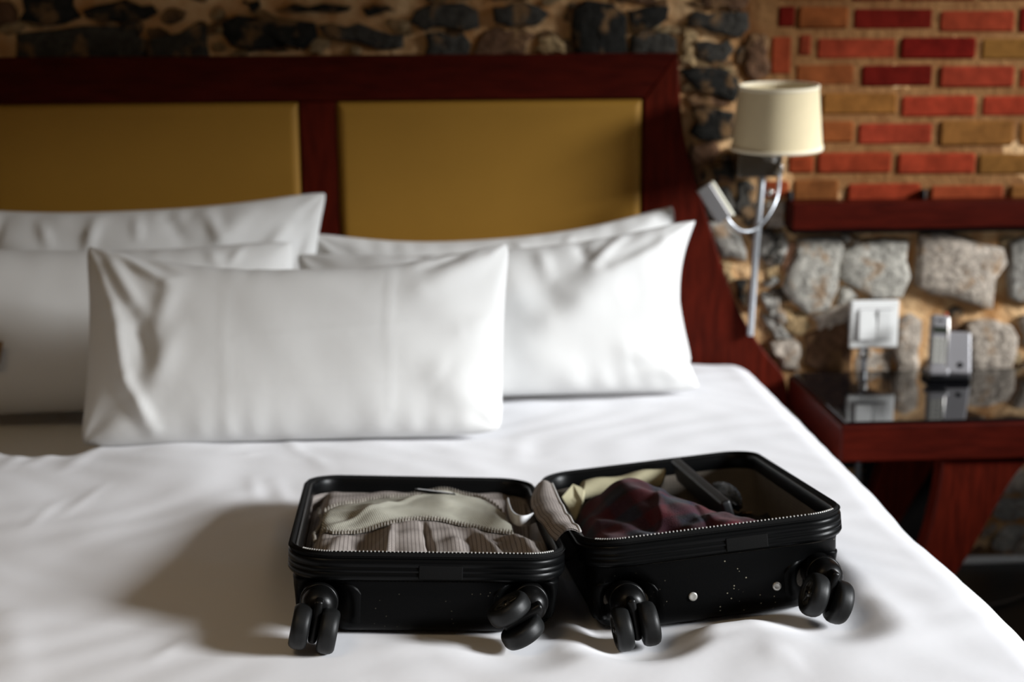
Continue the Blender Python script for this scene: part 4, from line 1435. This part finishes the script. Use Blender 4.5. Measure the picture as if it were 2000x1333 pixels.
cloth('divider', np.linspace(-.166, .166, 90), np.linspace(.014, .466, 110), Hl, HALF_L, M['lining'], case)


def interp_curve(pts, x):
    P = np.array(pts)
    return np.interp(x, P[:, 0], P[:, 1])


BACK = [(-.146, .330), (-.120, .352), (-.080, .380), (-.030, .405), (.0, .415), (.045, .405), (.085, .385), (.118, .335), (.128, .30)]
FRONT = [(-.146, .190), (-.127, .172), (-.092, .184), (-.05, .205), (-.006, .228), (.03, .226), (.052, .218), (.09, .205), (.128, .20)]
xs = np.linspace(-.144, .126, 90)
tt = np.linspace(0, 1, 50)
XX, TT = np.meshgrid(xs, tt)
yb_, yf_ = interp_curve(BACK, XX), interp_curve(FRONT, XX)
YY = yf_ + (yb_ - yf_) * TT
ZZ = Hl(XX, YY) + .0035 + .006 * np.sin(np.pi * TT) + .004 * np.exp(-((XX - .03) / .02) ** 2) * np.sin(np.pi * TT)
ZZ = ZZ + .004 * np.exp(-((XX + .05 - .25 * (TT - .5)) / .016) ** 2) * np.sin(np.pi * TT) - .005 * np.exp(-((XX + .10) / .02) ** 2) * np.sin(np.pi * TT)
V = [tuple(HALF_L @ Vector(p)) for p in zip(XX.ravel(), YY.ravel(), ZZ.ravel())]
n_ = len(xs)
F = [[j * n_ + i, j * n_ + i + 1, (j + 1) * n_ + i + 1, (j + 1) * n_ + i] for j in range(len(tt) - 1) for i in range(n_ - 1)]
mp_ = mk('mesh_window', V, F, M['mesh'], case, uv=np.stack([XX.ravel() + .25 * YY.ravel(), YY.ravel()], 1))
mp_['label'] = 'khaki mesh window'
# ruffled elastic along both seams
for nm, crv, amp_ in (('ruffle', FRONT, .0030), ('ruffle', BACK, .0018)):
    V, F = [], []
    N_ = 260
    for i in range(N_):
        x = -.144 + .270 * i / (N_ - 1)
        y = float(interp_curve(crv, x))
        z = float(Hl(x, y)) + .006
        ww = .004 + amp_ * (1 if i % 4 in (0, 1) else -.2) * (0.6 + .4 * math.sin(i * .31))
        dz = .0022 if i % 4 in (0, 1) else -.0012
        for k_, (oy, oz) in enumerate(((-ww, -.001), (-ww * .4, .002 + dz), (ww * .4, .002 + dz), (ww, -.001))):
            V.append(tuple(HALF_L @ Vector((x, y + oy, z + oz))))
    for i in range(N_ - 1):
        for k_ in range(3):
            F.append([i * 4 + k_, i * 4 + k_ + 1, (i + 1) * 4 + k_ + 1, (i + 1) * 4 + k_])
    mk(nm, V, F, M['mesh_edge'], case)


# gathered front pocket
def Hpocket(x, y):
    yf2 = interp_curve(FRONT, x)
    t = np.clip((y - .014) / np.maximum(yf2 - .018, .02), 0, 1)
    z = Hl(x, y) + .003 + .006 * np.sin(np.pi * t)
    fold_ = np.zeros_like(x)
    for x0, w_, am, lean in ((-.085, .016, -.011, .02), (-.052, .007, .010, .008), (.004, .0045, -.012, -.01), (-.025, .030, .009, 0), (.040, .018, .007, .02),
                             (.068, .014, -.012, -.03), (.090, .010, .010, -.03), (.115, .014, -.012, -.02), (.14, .012, .008, -.03), (-.125, .014, .008, .03)):
        fold_ = fold_ + am * np.exp(-((x - x0 - lean * (t - .3)) / w_) ** 2)
    z = z + fold_ * np.sin(np.pi * np.clip(t * .95 + .05, 0, 1)) ** .7
    return z - .004 * (1 - np.clip(t * 6, 0, 1))


xs = np.linspace(-.160, .160, 150)
tt = np.linspace(0, 1, 50)
XX, TT = np.meshgrid(xs, tt)
YY = .0175 + (interp_curve(FRONT, XX) - .0175) * TT
XX, YY = inside(XX, YY, .0165)
ZZ = Hpocket(XX, YY)
V = [tuple(HALF_L @ Vector(p)) for p in zip(XX.ravel(), YY.ravel(), ZZ.ravel())]
n_ = len(xs)
F = [[j * n_ + i, j * n_ + i + 1, (j + 1) * n_ + i + 1, (j + 1) * n_ + i] for j in range(len(tt) - 1) for i in range(n_ - 1)]
mk('gathered_pocket', V, F, M['lining'], case, uv=np.stack([XX.ravel(), YY.ravel() + .5 * ZZ.ravel()], 1))
# piped upright seam at the left of the mesh
sp_ = [HALF_L @ Vector((-.150 - .004 * math.sin(i * .6), .16 + .20 * i / 14, float(Hl(-.150, .16 + .20 * i / 14)) + .008 + .003 * math.sin(i * .9))) for i in range(15)]
mk('piping', *tube(smooth_path(sp_, 3), .0032, 8), M['mesh_edge'], case)
# zip pull on the mesh
zpv = rbox(-.031, .031, -.0040, .0040, 0, .004, .0016, 2)
mz = HALF_L @ Matrix.Translation((.020, .358, float(Hl(.020, .358)) + .0112)) @ Matrix.Rotation(math.radians(-5), 4, 'Z') @ Matrix.Rotation(math.radians(5), 4, 'Y')
zp = mk('zip_pull', *xf(zpv, mz), M['rim'], case)
mk('slot', *xf(rbox(-.027, .026, -.0012, .0012, .0041, .0046, .0002, 1), mz), M['ribbon'], zp)
# white tape curling at the right end of the mesh
wp = [(.129, .345, -.010), (.1280, .305, -.011), (.1290, .268, -.012), (.135, .244, -.012), (.148, .243, -.012), (.164, .268, -.012)]
wpts = smooth_path(wp, 6)
V, F = [], []
for i, p in enumerate(wpts):
    V += [tuple(HALF_L @ Vector((p[0], p[1], p[2] - .010))), tuple(HALF_L @ Vector((p[0] - .001, p[1] - .001, p[2] + .006))), tuple(HALF_L @ Vector((p[0] + .0015, p[1] + .002, p[2] + .006))), tuple(HALF_L @ Vector((p[0] + .0025, p[1] + .003, p[2] - .010)))]
for i in range(len(wpts) - 1):
    for k_ in range(4):
        a0, b0 = i * 4 + k_, i * 4 + (k_ + 1) % 4
        F.append([a0, b0, b0 + 4, a0 + 4])
wt = mk('white_tape', V, F, M['ribbon'], case)
wt['label'] = 'white tape'

# checked flap bridging the two halves
g = []
nu_, nv_ = 16, 30
fl = [(1046, 955), (1036, 985), (1048, 1015), (1086, 1062)]
frr = [(1078, 949), (1094, 985), (1112, 1015), (1133, 1040)]
fl_w = smooth_path([np.append(np.array(p), 0) for p in fl], 8)
fr_w = smooth_path([np.append(np.array(p), 0) for p in frr], 8)
m_l = len(fl_w)
V, F, uvs = [], [], []
for j in range(m_l):
    t = j / (m_l - 1)
    zz_ = .662 + (.692 - .662) * t
    A = np.array(onZ(fl_w[j][0], fl_w[j][1], zz_ - .004)); B = np.array(onZ(fr_w[j][0], fr_w[j][1], zz_ + .002))
    for i in range(nu_):
        s = i / (nu_ - 1)
        P = A + (B - A) * s
        P[2] += .011 * math.sin(math.pi * (s * .85 + .1)) + .0016 * math.sin(t * 26 + 3 * s) * (t > .35)
        V.append(tuple(P)); uvs.append((s * .05, t * .33))
for j in range(m_l - 1):
    for i in range(nu_ - 1):
        F.append([j * nu_ + i, j * nu_ + i + 1, (j + 1) * nu_ + i + 1, (j + 1) * nu_ + i])
base_n = len(V)
V2 = [(p[0], p[1], p[2] - .002) for p in V]
F2 = [[q + base_n for q in f][::-1] for f in F]
mk('divider_flap', V + V2, F + F2, M['lining'], case, uv=uvs + uvs)
edge = [np.array(V[j * nu_ + nu_ - 1]) + np.array([0, 0, .0005]) for j in range(m_l)]
mk('flap_piping', *tube(edge, .0022, 8), mat('pale_piping', (0.42, 0.40, 0.38), 0.7, var=.1), case)


# ================================================================== WHAT LIES IN THE RIGHT HALF
def lump(name, m, xs, ys, zf, label, cat, ins=.022, uvk=1.0, floor=None):
    X, Y = np.meshgrid(xs, ys)
    X, Y = inside(X, Y, ins)
    Z = zf(X, Y)
    n_ = len(xs)
    V = [tuple(HALF_R @ Vector(p)) for p in zip(X.ravel(), Y.ravel(), Z.ravel())]
    F = [[j * n_ + i, j * n_ + i + 1, (j + 1) * n_ + i + 1, (j + 1) * n_ + i] for j in range(len(ys) - 1) for i in range(n_ - 1)]
    uv = np.stack([X.ravel() * uvk + Z.ravel() * .4, Y.ravel() * uvk + Z.ravel() * .7], 1)
    o = mk(name, V, F, m, uv=uv)
    return tag(o, label, cat)


def z_plaid(x, y):
    edge_ = sstep(x, -.160, -.120) * (1 - sstep(x - .0 + (y - .2) * .35, .040, .150)) * sstep(y, .050, .085) * (1 - sstep(y, .36, .455))
    z = -.040 + .050 * np.exp(-((x + .058) / .060) ** 2 - ((y - .300) / .085) ** 2)
    z = z + .030 * np.exp(-((x + .020) / .055) ** 2 - ((y - .190) / .060) ** 2)
    z = z + .022 * np.exp(-((x - .045) / .060) ** 2 - ((y - .105) / .060) ** 2)
    z = z - .012 * np.exp(-((x + .075 + (y - .2) * .4) / .018) ** 2)
    z = z + .005 * np.exp(-((x + .035 - (y - .2) * .25) / .008) ** 2) - .004 * np.exp(-((x - .012) / .005) ** 2) * (y < .2)
    z = z + .0035 * np.sin(x * 63 + 3 * np.sin(y * 24)) * np.sin(y * 51 + 1) + .0012 * np.sin(x * 170 + y * 90)
    return -.100 + (z + .100) * np.clip(edge_, 0, 1) ** .6


lump('plaid_shirt', M['plaid'], np.linspace(-.158, .155, 120), np.linspace(.052, .458, 150), z_plaid,
     'crumpled dark plaid wool shirt in maroon and navy packed in the suitcase', 'shirt')

# folded cream cloth along the far wall
cl_path = []
rollv, rollf = [], []
NN, MM = 40, 14
for i in range(NN):
    t = i / (NN - 1)
    x = -.118 + .134 * t
    for k_ in range(MM):
        an = 2 * math.pi * k_ / MM
        yy = .432 + .017 * math.cos(an) * (1 - .15 * math.sin(t * 9))
        zz_ = -.027 + .016 * math.sin(an) + .002 * math.sin(t * 11)
        rollv.append(tuple(HALF_R @ Vector((x + .008 * math.sin(an), yy, zz_ + .006 * t))))
for i in range(NN - 1):
    for k_ in range(MM):
        a0, b0 = i * MM + k_, i * MM + (k_ + 1) % MM
        rollf.append([a0, b0, b0 + MM, a0 + MM])
rollf.append(list(range(MM))[::-1]); rollf.append([(NN - 1) * MM + k_ for k_ in range(MM)])
cc_ = mk('cream_cloth', rollv, rollf, M['cream'])
tag(cc_, 'folded cream cloth tucked along the far wall inside the suitcase', 'cloth')
# its loose corner
tri = [(-.150, .405, -.026), (-.128, .425, -.012), (-.112, .418, -.020), (-.120, .395, -.034), (-.136, .380, -.060)]
tv = [tuple(HALF_R @ Vector(p)) for p in tri] + [tuple(HALF_R @ Vector((p[0] + .002, p[1] + .003, p[2] - .003))) for p in tri]
mk('loose_corner', tv, [[0, 1, 2, 3, 4], [9, 8, 7, 6, 5]] + [[i, (i + 1) % 5, 5 + (i + 1) % 5, 5 + i] for i in range(5)], M['cream'], cc_, smooth=False)

# long black case leaning across the shirt
A, B = Vector((.047, .448, -.014)), Vector((.066, .205, -.036))
zax = (B - A).normalized()
xax = Vector((0.25, .10, -1)).cross(zax).normalized()
yax = zax.cross(xax)
mcase = Matrix(((xax.x, yax.x, zax.x, A.x), (xax.y, yax.y, zax.y, A.y), (xax.z, yax.z, zax.z, A.z), (0, 0, 0, 1)))
Lc = (B - A).length
cs = mk('black_case', *xf(rbox(-.008, .008, -.020, .020, 0, Lc, .005, 3), HALF_R @ mcase), M['case'])
tag(cs, 'slim black case lying slantwise on the plaid shirt in the suitcase', 'case')
# glittering black pouch behind it
pv = []
nn1, nn2 = 26, 18
pf = []
for j in range(nn2):
    for i in range(nn1):
        th, ph_ = 2 * math.pi * i / nn1, math.pi * (j + .5) / nn2
        rr2 = 1 + .12 * math.sin(3 * th + 2 * ph_) + .08 * math.sin(7 * th + 5 * ph_) + .05 * math.sin(13 * th - 9 * ph_)
        pv.append(tuple(HALF_R @ Vector((.092 + .017 * rr2 * math.sin(ph_) * math.cos(th), .315 + .060 * rr2 * math.cos(ph_), -.036 + .018 * rr2 * math.sin(ph_) * math.sin(th)))))
for j in range(nn2 - 1):
    for i in range(nn1):
        pf.append([j * nn1 + i, j * nn1 + (i + 1) % nn1, (j + 1) * nn1 + (i + 1) % nn1, (j + 1) * nn1 + i])
pf.append(list(range(nn1))[::-1]); pf.append([(nn2 - 1) * nn1 + i for i in range(nn1)])
po = fix_normals(mk('beaded_pouch', pv, pf, M['sparkle']))
tag(po, 'glittering black beaded pouch behind the slim black case', 'pouch')
# dark garment in the deep corner
def z_dark(x, y):
    e = sstep(x, .035, .075) * (1 - sstep(y, .33, .42)) * sstep(y, .08, .12)
    z = -.075 + .018 * np.exp(-((x - .11) / .03) ** 2 - ((y - .26) / .05) ** 2) + .006 * np.sin(x * 90 + 2 * np.sin(y * 30)) * np.sin(y * 60)
    return -.110 + (z + .110) * e


lump('dark_garment', mat('black_knit', (0.010, 0.010, 0.011), 0.9, var=.3, bmp=.5, bscale=300), np.linspace(.03, .155, 50), np.linspace(.075, .43, 70), z_dark,
     'black garment bundled in the deep right corner of the suitcase', 'garment')
tg = HALF_R @ Matrix.Translation((.108, .268, -.0545)) @ Matrix.Rotation(math.radians(-25), 4, 'Z')
t_ = mk('tan_tag', *xf(rbox(-.007, .007, -.004, .004, 0, .0015, .0005, 1), tg), M['kraft'], bpy.data.objects['dark_garment'])
t_['label'] = 'small tan tag'


# area-weighted corner normals so that flat faces beside rounded edges stay flat
for me in bpy.data.meshes:
    if len(me.vertices) > 3000 or not len(me.polygons) or not me.polygons[0].use_smooth:
        continue
    acc = np.zeros((len(me.vertices), 3))
    for p in me.polygons:
        nrm = np.array(p.normal) * p.area
        for vi in p.vertices:
            acc[vi] += nrm
    acc /= np.linalg.norm(acc, axis=1)[:, None] + 1e-20
    me.normals_split_custom_set_from_vertices(acc.tolist())
